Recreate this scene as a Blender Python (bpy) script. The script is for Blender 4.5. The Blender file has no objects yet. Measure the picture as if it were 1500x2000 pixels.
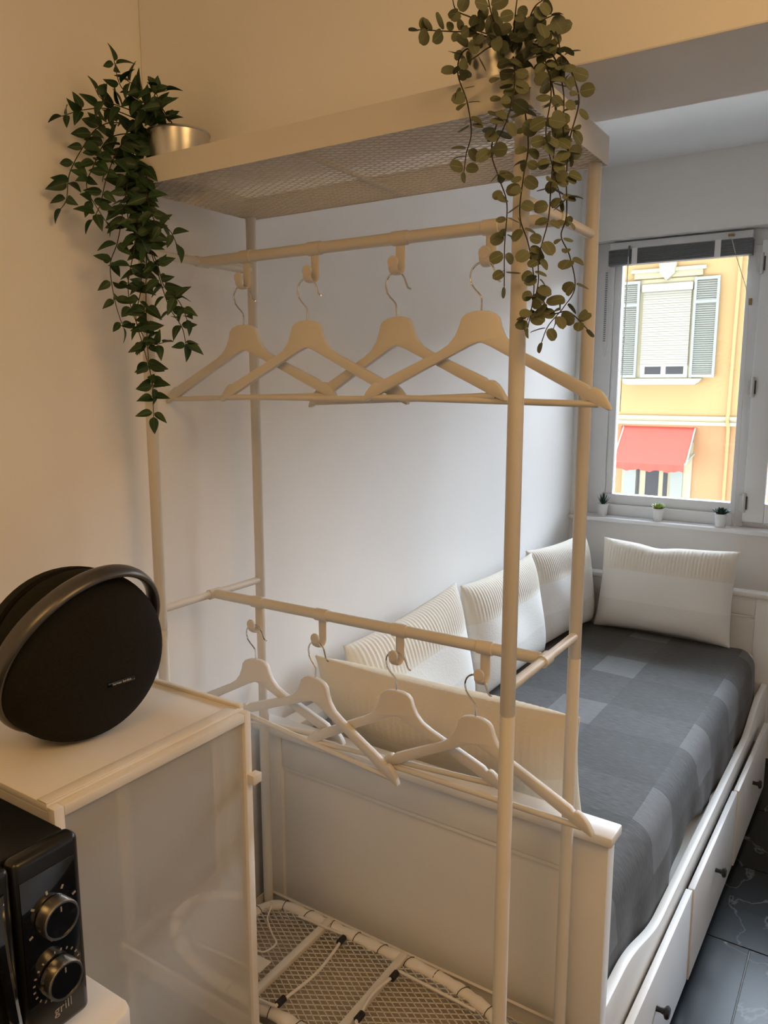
import bpy, bmesh, math, random
from mathutils import Vector, Matrix, Euler

random.seed(7)
SC = bpy.context.scene
COL = SC.collection

# ------------------------------------------------------------------ camera
cam_data = bpy.data.cameras.new('camera')
cam = bpy.data.objects.new('camera', cam_data)
COL.objects.link(cam)
SC.camera = cam
cam_data.sensor_fit = 'VERTICAL'
cam_data.sensor_height = 24.0
cam_data.lens = 24.0 * 1505.4 / 2000.0
cam_data.clip_start = 0.02
cam_data.clip_end = 200
YAW, PITCH, ROLL = 0.5756, -0.1615, 0.0
cam.location = (1.2327, -1.0480, 1.7232)
cam.rotation_mode = 'QUATERNION'
cam.rotation_quaternion = (Matrix.Rotation(YAW, 3, 'Z') @ Matrix.Rotation(math.pi / 2 + PITCH, 3, 'X') @ Matrix.Rotation(ROLL, 3, 'Z')).to_quaternion()

# ------------------------------------------------------------------ world and lights
SC.view_settings.view_transform = 'Standard'
SC.view_settings.look = 'None'
SC.view_settings.exposure = 0.0
SC.view_settings.gamma = 1.0
SC.view_settings.use_curve_mapping = False

world = bpy.data.worlds.new('sky')
SC.world = world
world.use_nodes = True
bg = world.node_tree.nodes['Background']
bg.inputs['Color'].default_value = (0.80, 0.895, 1.0, 1)
bg.inputs['Strength'].default_value = 26.0

def area(name, loc, target, size, energy, color, size_y=None, shape='DISK'):
    d = bpy.data.lights.new(name, 'AREA')
    d.shape = shape
    d.size = size
    if size_y:
        d.size_y = size_y
    d.energy = energy
    d.color = color
    o = bpy.data.objects.new(name, d)
    COL.objects.link(o)
    o.location = loc
    o.rotation_euler = (Vector(target) - Vector(loc)).to_track_quat('-Z', 'Y').to_euler()
    return o

# the warm ceiling lamps of the kitchen side of the room, behind and beside the camera
area('kitchen_lamp', (2.10, -0.55, 2.60), (0.9, -0.45, 0.0), 0.9, 14, (1.0, 0.585, 0.22))
area('hall_lamp', (1.10, -1.75, 2.62), (0.9, -1.2, 0.0), 0.8, 10.5, (1.0, 0.57, 0.20))
# portal: guides the daylight sampling through the window opening, gives no light of its own
portal = area('window_portal', (1.33, 2.95, 1.74), (1.33, 0.0, 1.74), 2.76, 1, (1, 1, 1), 1.32, 'RECTANGLE')
portal.data.cycles.is_portal = True

# ------------------------------------------------------------------ materials
def mat(name, color, rough=0.5, metal=0.0, spec=0.5, noise=0.0, nscale=20.0, bump=0.0, bscale=200.0, coat=0.0, trans=0.0, ior=1.5):
    m = bpy.data.materials.new(name)
    m.use_nodes = True
    nt = m.node_tree
    b = nt.nodes['Principled BSDF']
    c = tuple(color) + (1,)
    b.inputs['Base Color'].default_value = c
    b.inputs['Roughness'].default_value = rough
    b.inputs['Metallic'].default_value = metal
    b.inputs['Specular IOR Level'].default_value = spec
    b.inputs['Coat Weight'].default_value = coat
    b.inputs['Transmission Weight'].default_value = trans
    b.inputs['IOR'].default_value = ior
    tc = nt.nodes.new('ShaderNodeTexCoord')
    if noise > 0:
        n = nt.nodes.new('ShaderNodeTexNoise')
        n.inputs['Scale'].default_value = nscale
        n.inputs['Detail'].default_value = 4
        r = nt.nodes.new('ShaderNodeMix')
        r.data_type = 'RGBA'
        r.inputs['A'].default_value = tuple(x * (1 - noise) for x in color) + (1,)
        r.inputs['B'].default_value = tuple(min(1, x * (1 + noise)) for x in color) + (1,)
        nt.links.new(tc.outputs['Object'], n.inputs['Vector'])
        nt.links.new(n.outputs['Fac'], r.inputs['Factor'])
        nt.links.new(r.outputs['Result'], b.inputs['Base Color'])
    if bump > 0:
        n2 = nt.nodes.new('ShaderNodeTexNoise')
        n2.inputs['Scale'].default_value = bscale
        n2.inputs['Detail'].default_value = 3
        bp = nt.nodes.new('ShaderNodeBump')
        bp.inputs['Strength'].default_value = bump
        bp.inputs['Distance'].default_value = 0.002
        nt.links.new(tc.outputs['Object'], n2.inputs['Vector'])
        nt.links.new(n2.outputs['Fac'], bp.inputs['Height'])
        nt.links.new(bp.outputs['Normal'], b.inputs['Normal'])
    return m

M = {}
M['wall'] = mat('wall_paint', (0.86, 0.845, 0.825), 0.75, spec=0.2, noise=0.02, nscale=6, bump=0.08, bscale=90)
M['ceiling'] = mat('ceiling_paint', (0.88, 0.88, 0.88), 0.85, spec=0.1, bump=0.05, bscale=80)
M['rack'] = mat('rack_white_powder', (0.68, 0.65, 0.595), 0.38, noise=0.015, nscale=30)
M['plastic'] = mat('white_plastic', (0.68, 0.64, 0.58), 0.4, noise=0.01)
M['hanger'] = mat('hanger_white_paint', (0.70, 0.67, 0.62), 0.42, noise=0.02, nscale=60)
M['chrome'] = mat('chrome', (0.75, 0.73, 0.70), 0.15, metal=1.0)
M['bed'] = mat('bed_white_paint', (0.80, 0.79, 0.76), 0.4, noise=0.015, nscale=15, bump=0.02, bscale=60)
M['drawer'] = mat('drawer_white_foil', (0.74, 0.74, 0.735), 0.35, noise=0.01)
M['knob'] = mat('black_metal_knob', (0.012, 0.012, 0.013), 0.4)
M['mattress'] = mat('pale_mattress_ticking', (0.72, 0.78, 0.83), 0.8, noise=0.05, nscale=40)
M['cabinet'] = mat('cabinet_white_metal', (0.80, 0.765, 0.71), 0.38, noise=0.01)
M['worktop'] = mat('white_worktop', (0.78, 0.745, 0.69), 0.35, noise=0.02)
M['black_plastic'] = mat('black_plastic', (0.008, 0.008, 0.008), 0.28, noise=0.1)
M['black_gloss'] = mat('black_gloss', (0.004, 0.004, 0.005), 0.06, coat=0.6)
M['knob_metal'] = mat('knob_brushed_metal', (0.62, 0.58, 0.52), 0.28, metal=1.0)
M['print'] = mat('pale_print', (0.30, 0.29, 0.27), 0.5)
M['board_under'] = mat('board_padding', (0.40, 0.34, 0.27), 0.9, noise=0.05, nscale=40)
M['logo_print'] = mat('silver_logo_print', (0.5, 0.5, 0.48), 0.45)
M['speaker_fabric'] = mat('black_speaker_fabric', (0.017, 0.0155, 0.0128), 0.95, spec=0.15, noise=0.4, nscale=300, bump=0.6, bscale=900)
M['speaker_ring'] = mat('gunmetal_ring', (0.115, 0.11, 0.105), 0.34, metal=0.75)
M['rubber'] = mat('black_rubber', (0.01, 0.01, 0.01), 0.6)
M['cord'] = mat('white_cord', (0.76, 0.72, 0.66), 0.5)
M['fabric_edge'] = mat('board_cover_edge', (0.76, 0.73, 0.68), 0.85, noise=0.04, nscale=60, bump=0.25, bscale=250)
M['thread'] = mat('dark_thread', (0.035, 0.03, 0.025), 0.8)
M['pot_metal'] = mat('galvanised_pot', (0.62, 0.61, 0.58), 0.3, metal=1.0, noise=0.12, nscale=14, bump=0.1, bscale=60)
M['soil'] = mat('dark_soil', (0.02, 0.015, 0.01), 0.95)
M['stem_dark'] = mat('brown_stem', (0.030, 0.020, 0.012), 0.7)
M['stem_euc'] = mat('dark_olive_stem', (0.032, 0.030, 0.020), 0.7)
M['win_frame'] = mat('window_frame_white', (0.84, 0.85, 0.86), 0.4, noise=0.01)
M['hinge'] = mat('hinge_white_metal', (0.62, 0.63, 0.63), 0.35, metal=0.3)
M['hinge_gap'] = mat('hinge_dark_gap', (0.06, 0.06, 0.06), 0.6)
M['blind_rail'] = mat('blind_headrail_grey', (0.72, 0.73, 0.75), 0.4)
M['blind_slat'] = mat('blind_slat_grey', (0.17, 0.18, 0.195), 0.45)
M['tape'] = mat('blind_ladder_tape', (0.8, 0.8, 0.8), 0.8)
M['brass'] = mat('brass_fitting', (0.30, 0.24, 0.12), 0.4, metal=0.8)
M['pot_white'] = mat('white_ceramic', (0.82, 0.82, 0.81), 0.35, noise=0.01)
M['succ_dark'] = mat('dark_succulent', (0.012, 0.040, 0.030), 0.5, noise=0.3, nscale=80)
M['succ_light'] = mat('lime_succulent', (0.30, 0.38, 0.09), 0.5, noise=0.3, nscale=80)
M['grey_rib'] = mat('grey_ribbed_strip', (0.28, 0.29, 0.30), 0.5)
M['fac_up'] = mat('ochre_render', (0.172, 0.106, 0.046), 0.9, spec=0.1, noise=0.04, nscale=1.5)
M['fac_low'] = mat('apricot_render', (0.172, 0.088, 0.042), 0.9, spec=0.1, noise=0.04, nscale=1.5)
M['fac_trim'] = mat('cream_stone_trim', (0.172, 0.148, 0.092), 0.85, spec=0.1, noise=0.03, nscale=3)
M['shutter'] = mat('grey_green_shutter', (0.086, 0.086, 0.070), 0.7)
M['roller'] = mat('cream_roller_blind', (0.108, 0.096, 0.068), 0.6)
M['white_pvc'] = mat('white_window_pvc', (0.14, 0.13, 0.105), 0.5)
M['dark_glass'] = mat('dark_window_glass', (0.02, 0.018, 0.018), 0.6, spec=0.1)
M['awning'] = mat('red_awning_canvas', (0.26, 0.033, 0.023), 0.85, spec=0.1, noise=0.06, nscale=4)
M['white_strip'] = mat('white_strip', (0.8, 0.8, 0.8), 0.5)
M['street'] = mat('pale_street_paving', (0.40, 0.36, 0.31), 0.9, noise=0.1)  # pale paving, lightened to throw daylight up at the ceiling
M['outer'] = mat('dark_outer_render', (0.20, 0.18, 0.15), 0.9, noise=0.1)  # kept dark so little sky light bounces onto the house opposite
M['grout'] = mat('pale_grout', (0.30, 0.32, 0.33), 0.85)

def mat_leaf(name, c1, c2, rib, rough):
    m = bpy.data.materials.new(name)
    m.use_nodes = True
    nt = m.node_tree
    b = nt.nodes['Principled BSDF']
    b.inputs['Roughness'].default_value = rough
    b.inputs['Specular IOR Level'].default_value = 0.35
    oi = nt.nodes.new('ShaderNodeObjectInfo')
    mx = nt.nodes.new('ShaderNodeMix'); mx.data_type = 'RGBA'
    mx.inputs['A'].default_value = c1 + (1,)
    mx.inputs['B'].default_value = c2 + (1,)
    nt.links.new(oi.outputs['Random'], mx.inputs['Factor'])
    # pale midrib from the leaf's own local y
    tc = nt.nodes.new('ShaderNodeTexCoord')
    sp = nt.nodes.new('ShaderNodeSeparateXYZ')
    ab = nt.nodes.new('ShaderNodeMath'); ab.operation = 'ABSOLUTE'
    lt = nt.nodes.new('ShaderNodeMath'); lt.operation = 'LESS_THAN'; lt.inputs[1].default_value = 0.0006
    m2 = nt.nodes.new('ShaderNodeMix'); m2.data_type = 'RGBA'
    m2.inputs['B'].default_value = rib + (1,)
    nt.links.new(tc.outputs['Object'], sp.inputs[0])
    nt.links.new(sp.outputs['Y'], ab.inputs[0])
    nt.links.new(ab.outputs[0], lt.inputs[0])
    nt.links.new(lt.outputs[0], m2.inputs['Factor'])
    nt.links.new(mx.outputs['Result'], m2.inputs['A'])
    nt.links.new(m2.outputs['Result'], b.inputs['Base Color'])
    return m

M['leaf'] = mat_leaf('dark_green_leaf', (0.014, 0.036, 0.012), (0.026, 0.062, 0.020), (0.055, 0.11, 0.04), 0.45)
M['euc'] = mat_leaf('dusty_green_leaf', (0.105, 0.120, 0.066), (0.150, 0.165, 0.100), (0.19, 0.20, 0.13), 0.7)

def mat_glass(name, tint=(1, 1, 1)):
    m = bpy.data.materials.new(name)
    m.use_nodes = True
    nt = m.node_tree
    nt.nodes.remove(nt.nodes['Principled BSDF'])
    out = nt.nodes['Material Output']
    t = nt.nodes.new('ShaderNodeBsdfTransparent'); t.inputs[0].default_value = tint + (1,)
    g = nt.nodes.new('ShaderNodeBsdfGlossy'); g.inputs['Roughness'].default_value = 0.01
    f = nt.nodes.new('ShaderNodeFresnel'); f.inputs['IOR'].default_value = 1.3
    mx = nt.nodes.new('ShaderNodeMixShader')
    nt.links.new(f.outputs[0], mx.inputs[0])
    nt.links.new(t.outputs[0], mx.inputs[1])
    nt.links.new(g.outputs[0], mx.inputs[2])
    nt.links.new(mx.outputs[0], out.inputs['Surface'])
    return m
M['pane'] = mat_glass('window_glass', (0.96, 0.98, 1.0))
M['door_glass'] = mat('grey_cabinet_glass', (0.50, 0.48, 0.44), 0.3, spec=0.5, coat=1.0, ior=1.5)
M['door_glass'].node_tree.nodes['Principled BSDF'].inputs['Coat Roughness'].default_value = 0.0
M['door_glass'].node_tree.nodes['Principled BSDF'].inputs['Coat IOR'].default_value = 2.2

def mat_plaid():
    m = bpy.data.materials.new('grey_plaid_bedspread')
    m.use_nodes = True
    nt = m.node_tree
    b = nt.nodes['Principled BSDF']
    b.inputs['Roughness'].default_value = 0.8
    b.inputs['Specular IOR Level'].default_value = 0.25
    b.inputs['Sheen Weight'].default_value = 0.08
    b.inputs['Sheen Roughness'].default_value = 0.4
    uv = nt.nodes.new('ShaderNodeUVMap'); uv.uv_map = 'cloth'
    sp = nt.nodes.new('ShaderNodeSeparateXYZ')
    nt.links.new(uv.outputs[0], sp.inputs[0])
    def stripe(sock, period, off, width):
        a = nt.nodes.new('ShaderNodeMath'); a.operation = 'ADD'; a.inputs[1].default_value = off
        d = nt.nodes.new('ShaderNodeMath'); d.operation = 'DIVIDE'; d.inputs[1].default_value = period
        fr = nt.nodes.new('ShaderNodeMath'); fr.operation = 'FRACT'
        l = nt.nodes.new('ShaderNodeMath'); l.operation = 'LESS_THAN'; l.inputs[1].default_value = width
        nt.links.new(sock, a.inputs[0]); nt.links.new(a.outputs[0], d.inputs[0])
        nt.links.new(d.outputs[0], fr.inputs[0]); nt.links.new(fr.outputs[0], l.inputs[0])
        return l.outputs[0]
    sx = stripe(sp.outputs['X'], 0.46, 0.17, 0.36)
    sy = stripe(sp.outputs['Y'], 0.50, 0.12, 0.40)
    ad = nt.nodes.new('ShaderNodeMath'); ad.operation = 'ADD'
    nt.links.new(sx, ad.inputs[0]); nt.links.new(sy, ad.inputs[1])
    pr = nt.nodes.new('ShaderNodeMath'); pr.operation = 'MULTIPLY'
    nt.links.new(sx, pr.inputs[0]); nt.links.new(sy, pr.inputs[1])
    p2 = nt.nodes.new('ShaderNodeMath'); p2.operation = 'MULTIPLY'; p2.inputs[1].default_value = 0.50
    nt.links.new(pr.outputs[0], p2.inputs[0])
    dv = nt.nodes.new('ShaderNodeMath'); dv.operation = 'MULTIPLY_ADD'; dv.inputs[1].default_value = 0.14
    nt.links.new(ad.outputs[0], dv.inputs[0]); nt.links.new(p2.outputs[0], dv.inputs[2])
    no = nt.nodes.new('ShaderNodeTexNoise'); no.inputs['Scale'].default_value = 1.0; no.inputs['Detail'].default_value = 4
    mp = nt.nodes.new('ShaderNodeMapping'); mp.inputs['Scale'].default_value = (30, 240, 1)
    nt.links.new(uv.outputs[0], mp.inputs['Vector']); nt.links.new(mp.outputs[0], no.inputs['Vector'])
    ns = nt.nodes.new('ShaderNodeMath'); ns.operation = 'MULTIPLY_ADD'; ns.inputs[1].default_value = 1.3; ns.inputs[2].default_value = -0.57
    nt.links.new(no.outputs['Fac'], ns.inputs[0])
    a2 = nt.nodes.new('ShaderNodeMath'); a2.operation = 'ADD'; a2.use_clamp = True
    nt.links.new(dv.outputs[0], a2.inputs[0]); nt.links.new(ns.outputs[0], a2.inputs[1])
    cr = nt.nodes.new('ShaderNodeValToRGB')
    cr.color_ramp.elements[0].color = (0.058, 0.055, 0.052, 1)
    cr.color_ramp.elements[1].color = (0.150, 0.148, 0.147, 1)
    nt.links.new(a2.outputs[0], cr.inputs[0])
    nt.links.new(cr.outputs[0], b.inputs['Base Color'])
    bp = nt.nodes.new('ShaderNodeBump'); bp.inputs['Strength'].default_value = 0.25; bp.inputs['Distance'].default_value = 0.002
    nt.links.new(no.outputs['Fac'], bp.inputs['Height'])
    nt.links.new(bp.outputs[0], b.inputs['Normal'])
    return m
M['plaid'] = mat_plaid()

def mat_tile():
    m = bpy.data.materials.new('dark_marble_tile')
    m.use_nodes = True
    nt = m.node_tree
    b = nt.nodes['Principled BSDF']
    b.inputs['Roughness'].default_value = 0.24
    b.inputs['Specular IOR Level'].default_value = 0.16
    tc = nt.nodes.new('ShaderNodeTexCoord')
    oi = nt.nodes.new('ShaderNodeObjectInfo')
    ofs = nt.nodes.new('ShaderNodeVectorMath'); ofs.operation = 'MULTIPLY_ADD'
    ofs.inputs[1].default_value = (7, 9, 3)
    nt.links.new(oi.outputs['Random'], ofs.inputs[0])
    nt.links.new(tc.outputs['Object'], ofs.inputs[2])
    n1 = nt.nodes.new('ShaderNodeTexNoise'); n1.inputs['Scale'].default_value = 2.2; n1.inputs['Detail'].default_value = 5
    n1.inputs['Distortion'].default_value = 0.6
    nt.links.new(ofs.outputs[0], n1.inputs['Vector'])
    # thin veins where the noise crosses its middle
    s = nt.nodes.new('ShaderNodeMath'); s.operation = 'SUBTRACT'; s.inputs[1].default_value = 0.5
    a = nt.nodes.new('ShaderNodeMath'); a.operation = 'ABSOLUTE'
    nt.links.new(n1.outputs['Fac'], s.inputs[0]); nt.links.new(s.outputs[0], a.inputs[0])
    cr = nt.nodes.new('ShaderNodeValToRGB')
    cr.color_ramp.elements[0].position = 0.0; cr.color_ramp.elements[0].color = (0.10, 0.11, 0.115, 1)
    cr.color_ramp.elements[1].position = 0.007; cr.color_ramp.elements[1].color = (0.010, 0.0145, 0.018, 1)
    nt.links.new(a.outputs[0], cr.inputs[0])
    n2 = nt.nodes.new('ShaderNodeTexNoise'); n2.inputs['Scale'].default_value = 5; n2.inputs['Detail'].default_value = 5
    nt.links.new(ofs.outputs[0], n2.inputs['Vector'])
    mx = nt.nodes.new('ShaderNodeMix'); mx.data_type = 'RGBA'; mx.blend_type = 'MULTIPLY'
    mx.inputs['Factor'].default_value = 0.6
    nt.links.new(cr.outputs[0], mx.inputs['A']); nt.links.new(n2.outputs['Color'], mx.inputs['B'])
    ad = nt.nodes.new('ShaderNodeMix'); ad.data_type = 'RGBA'; ad.inputs['Factor'].default_value = 0.5
    nt.links.new(cr.outputs[0], ad.inputs['A']); nt.links.new(mx.outputs['Result'], ad.inputs['B'])
    nt.links.new(ad.outputs['Result'], b.inputs['Base Color'])
    return m
M['tile'] = mat_tile()

def mat_cushion(name, base):
    m = bpy.data.materials.new(name)
    m.use_nodes = True
    nt = m.node_tree
    b = nt.nodes['Principled BSDF']
    b.inputs['Roughness'].default_value = 0.9
    b.inputs['Specular IOR Level'].default_value = 0.15
    tc = nt.nodes.new('ShaderNodeTexCoord')
    sp = nt.nodes.new('ShaderNodeSeparateXYZ')
    nt.links.new(tc.outputs['Object'], sp.inputs[0])
    cr = nt.nodes.new('ShaderNodeValToRGB'); cr.color_ramp.interpolation = 'CONSTANT'
    e = cr.color_ramp.elements
    e[0].position = 0.0; e[0].color = tuple(x * 0.93 for x in base) + (1,)
    e[1].position = 0.33; e[1].color = tuple(base) + (1,)
    k = e.new(0.66); k.color = (base[0] * 0.95, base[1] * 0.91, base[2] * 0.84, 1)
    dv = nt.nodes.new('ShaderNodeMath'); dv.operation = 'DIVIDE'; dv.inputs[1].default_value = 0.42
    nt.links.new(sp.outputs['Z'], dv.inputs[0]); nt.links.new(dv.outputs[0], cr.inputs[0])
    nt.links.new(cr.outputs[0], b.inputs['Base Color'])
    n = nt.nodes.new('ShaderNodeTexNoise'); n.inputs['Scale'].default_value = 160; n.inputs['Detail'].default_value = 4
    nt.links.new(tc.outputs['Object'], n.inputs['Vector'])
    bp = nt.nodes.new('ShaderNodeBump'); bp.inputs['Strength'].default_value = 0.3; bp.inputs['Distance'].default_value = 0.003
    nt.links.new(n.outputs['Fac'], bp.inputs['Height']); nt.links.new(bp.outputs[0], b.inputs['Normal'])
    return m
M['cushion'] = mat_cushion('ivory_cushion', (0.80, 0.78, 0.74))
M['cushion_warm_lit'] = mat_cushion('cream_cushion_warm_lit', (0.80, 0.73, 0.60))  # cream, with the yellow of the warm lamplight put into the colour

# ------------------------------------------------------------------ mesh helpers
class MB:
    def __init__(self):
        self.v = []; self.f = []
    def box(self, lo, hi):
        i = len(self.v)
        x0, y0, z0 = lo; x1, y1, z1 = hi
        self.v += [(x0, y0, z0), (x1, y0, z0), (x1, y1, z0), (x0, y1, z0), (x0, y0, z1), (x1, y0, z1), (x1, y1, z1), (x0, y1, z1)]
        self.f += [tuple(i + k for k in q) for q in ((0, 3, 2, 1), (4, 5, 6, 7), (0, 1, 5, 4), (1, 2, 6, 5), (2, 3, 7, 6), (3, 0, 4, 7))]
        return self
    def tube(self, pts, r, n=10, closed=False, flat=None):
        """tube along a polyline; r number or list; flat=(a,b) scales the ring in its two directions"""
        P = [Vector(p) for p in pts]
        N = len(P)
        R = r if isinstance(r, (list, tuple)) else [r] * N
        base = len(self.v)
        t0 = (P[1] - P[0]).normalized()
        nrm = t0.orthogonal().normalized()
        if flat is not None:
            ref = Vector(flat[2]) if len(flat) > 2 else Vector((0, 0, 1))
            nrm = (ref - t0 * ref.dot(t0)).normalized()
        prev = t0
        for k in range(N):
            if closed:
                t = (P[(k + 1) % N] - P[k - 1]).normalized()
            else:
                t = (P[min(k + 1, N - 1)] - P[max(k - 1, 0)]).normalized()
            ax = prev.cross(t)
            if ax.length > 1e-7:
                nrm = Matrix.Rotation(prev.angle(t), 3, ax.normalized()) @ nrm
            nrm = (nrm - t * nrm.dot(t)).normalized()
            prev = t
            bn = t.cross(nrm)
            a, b = (1, 1) if flat is None else (flat[0], flat[1])
            for j in range(n):
                th = 2 * math.pi * j / n
                self.v.append(tuple(P[k] + nrm * math.cos(th) * R[k] * a + bn * math.sin(th) * R[k] * b))
        rng = N if closed else N - 1
        for k in range(rng):
            k2 = (k + 1) % N
            for j in range(n):
                j2 = (j + 1) % n
                self.f.append((base + k * n + j, base + k * n + j2, base + k2 * n + j2, base + k2 * n + j))
        if not closed:
            self.f.append(tuple(base + j for j in reversed(range(n))))
            self.f.append(tuple(base + (N - 1) * n + j for j in range(n)))
        return self
    def lathe(self, prof, n=24, o=(0, 0, 0), axis=None):
        """profile [(r, h)] turned round an axis (default z) through o"""
        ax = Vector(axis or (0, 0, 1)).normalized()
        u = Vector((0, 0, 1)).cross(ax)
        u = Vector((1, 0, 0)) if u.length < 1e-6 else u.normalized()
        w = ax.cross(u)
        base = len(self.v); o = Vector(o)
        for r, h in prof:
            for j in range(n):
                th = 2 * math.pi * j / n
                self.v.append(tuple(o + ax * h + (u * math.cos(th) + w * math.sin(th)) * max(r, 1e-5)))
        for k in range(len(prof) - 1):
            for j in range(n):
                j2 = (j + 1) % n
                self.f.append((base + k * n + j, base + k * n + j2, base + (k + 1) * n + j2, base + (k + 1) * n + j))
        self.f.append(tuple(base + j for j in reversed(range(n))))
        self.f.append(tuple(base + (len(prof) - 1) * n + j for j in range(n)))
        return self
    def prism(self, outline, fn, d0, d1):
        """outline of (a,b) points extruded from depth d0 to d1, placed by fn(a,b,d)"""
        base = len(self.v); n = len(outline)
        self.v += [tuple(fn(a, b, d0)) for a, b in outline] + [tuple(fn(a, b, d1)) for a, b in outline]
        for j in range(n):
            j2 = (j + 1) % n
            self.f.append((base + j, base + j2, base + n + j2, base + n + j))
        self.f.append(tuple(base + j for j in reversed(range(n))))
        self.f.append(tuple(base + n + j for j in range(n)))
        return self
    def mesh(self, name, material, bevel=0.0, seg=2, smooth=35, off=(0, 0, 0)):
        me = bpy.data.meshes.new(name)
        ox, oy, oz = off
        me.from_pydata([(x - ox, y - oy, z - oz) for x, y, z in self.v], [], self.f)
        bm = bmesh.new(); bm.from_mesh(me)
        bmesh.ops.recalc_face_normals(bm, faces=bm.faces)
        if bevel > 0:
            es = [e for e in bm.edges if len(e.link_faces) == 2 and e.calc_face_angle(0) > 0.6]
            bmesh.ops.bevel(bm, geom=es, offset=bevel, segments=seg, profile=0.5, affect='EDGES', clamp_overlap=True)
        bm.to_mesh(me); bm.free()
        if smooth:
            for p in me.polygons:
                p.use_smooth = True
            me.set_sharp_from_angle(angle=math.radians(smooth))
        me.materials.append(M[material] if isinstance(material, str) else material)
        return me

def wloc(o):
    v = Vector((0, 0, 0))
    while o is not None:
        v += o.location; o = o.parent
    return v

def obj(name, mb, material, parent=None, bevel=0.0, seg=2, smooth=35, local=False, label=None):
    """links one mesh object; mesh given in world coordinates unless local"""
    off = (0, 0, 0) if (local or parent is None) else tuple(wloc(parent))
    o = bpy.data.objects.new(name, mb.mesh(name, material, bevel, seg, smooth, off))
    COL.objects.link(o)
    o.parent = parent
    if label:
        o['label'] = label
    return o

def box(name, lo, hi, material, parent=None, bevel=0.002, **k):
    return obj(name, MB().box(lo, hi), material, parent, bevel, **k)

def tag(o, label, cat, group=None, kind=None):
    o['label'] = label; o['category'] = cat
    if group: o['group'] = group
    if kind: o['kind'] = kind
    return o

def thing(name, loc, label, cat, group=None, kind=None, rot=(0, 0, 0)):
    o = bpy.data.objects.new(name, None)
    o.empty_display_size = 0.05
    COL.objects.link(o)
    o.location = loc; o.rotation_euler = rot
    return tag(o, label, cat, group, kind)

def link_mesh(name, me, parent, loc=(0, 0, 0), rot=None, scale=1.0):
    o = bpy.data.objects.new(name, me)
    COL.objects.link(o); o.parent = parent
    o.location = loc
    if rot is not None:
        o.rotation_mode = 'QUATERNION'; o.rotation_quaternion = rot
    o.scale = (scale,) * 3 if not isinstance(scale, tuple) else scale
    return o

def text_mesh(name, body, size, material, extrude=0.0004):
    c = bpy.data.curves.new(name, 'FONT')
    c.body = body; c.size = size; c.extrude = extrude
    c.align_x = 'CENTER'; c.align_y = 'CENTER'
    c.resolution_u = 3
    t = bpy.data.objects.new(name, c)
    COL.objects.link(t)
    bpy.context.view_layer.update()
    dg = bpy.context.evaluated_depsgraph_get()
    me = bpy.data.meshes.new_from_object(t.evaluated_get(dg))
    COL.objects.unlink(t); bpy.data.objects.remove(t)
    me.materials.clear(); me.materials.append(M[material])
    return me

def smooth_path(pts, sub=6):
    P = [Vector(p) for p in pts]
    out = []
    for i in range(len(P) - 1):
        p0 = P[max(i - 1, 0)]; p1 = P[i]; p2 = P[i + 1]; p3 = P[min(i + 2, len(P) - 1)]
        for k in range(sub):
            t = k / sub
            out.append(0.5 * ((2 * p1) + (p2 - p0) * t + (2 * p0 - 5 * p1 + 4 * p2 - p3) * t * t + (3 * p1 - p0 - 3 * p2 + p3) * t ** 3))
    out.append(P[-1])
    return out

ORD = ['nearest the wall', 'second from the wall', 'third from the wall', 'farthest from the wall']

# ------------------------------------------------------------------ the room
WX = -0.10          # bed wall
WY = 2.77           # window wall, inner face
RX, BY, CZ = 3.05, -2.7, 2.75
def struct(name, mb, m, label, cat, parent=None, bevel=0.0, smooth=0):
    o = obj(name, mb, m, parent, bevel, smooth=smooth)
    if parent is None:
        tag(o, label, cat, kind='structure')
    return o
struct('wall_left', MB().box((WX - 0.15, BY, 0), (WX, WY + 0.4, CZ)), 'wall', 'plain white wall along the daybed and clothes rack', 'wall')
struct('wall_right', MB().box((RX, BY, 0), (RX + 0.15, WY + 0.4, CZ)), 'wall', 'plain white wall facing the daybed across the room', 'wall')
struct('wall_back', MB().box((WX - 0.15, BY - 0.15, 0), (RX + 0.15, BY, CZ)), 'wall', 'plain white wall at the kitchen end of the room', 'wall')
struct('ceiling', MB().box((WX - 0.15, BY - 0.15, CZ), (RX + 0.15, WY + 0.4, CZ + 0.15)), 'ceiling', 'plain white ceiling above the daybed alcove', 'ceiling')
struct('wall_header', MB().box((WX, 0.10, 2.175), (RX, 0.352, CZ)), 'wall', 'deep white header beam crossing above the clothes rack', 'beam', bevel=0.003)
OX0, OX1, OZ0, OZ1 = -0.045, 2.70, 1.075, 2.415  # opening widened out of view to let more daylight in
w = MB()
w.box((WX, WY, 0), (RX, WY + 0.30, OZ0 - 0.02)).box((WX, WY, OZ1), (RX, WY + 0.30, CZ))
w.box((WX, WY, OZ0 - 0.02), (OX0, WY + 0.30, OZ1)).box((OX1, WY, OZ0 - 0.02), (RX, WY + 0.30, OZ1))
struct('wall_window', w, 'wall', 'white wall around the window at the head of the daybed', 'wall')
struct('trim_1', MB().box((WX, WY - 0.028, OZ0 - 0.02), (OX1 + 0.05, WY + 0.115, OZ0)), 'win_frame', 'narrow white window sill holding three small succulents', 'sill', bevel=0.003)
struct('wall_sky_block', MB().box((-34, WY + 0.30, CZ + 0.15), (30, WY + 0.45, 24.0)), 'outer', 'unseen upper storeys above the room, added to shade the house opposite', 'wall')  # unseen wall added this tall to keep sky light off the facade
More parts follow.
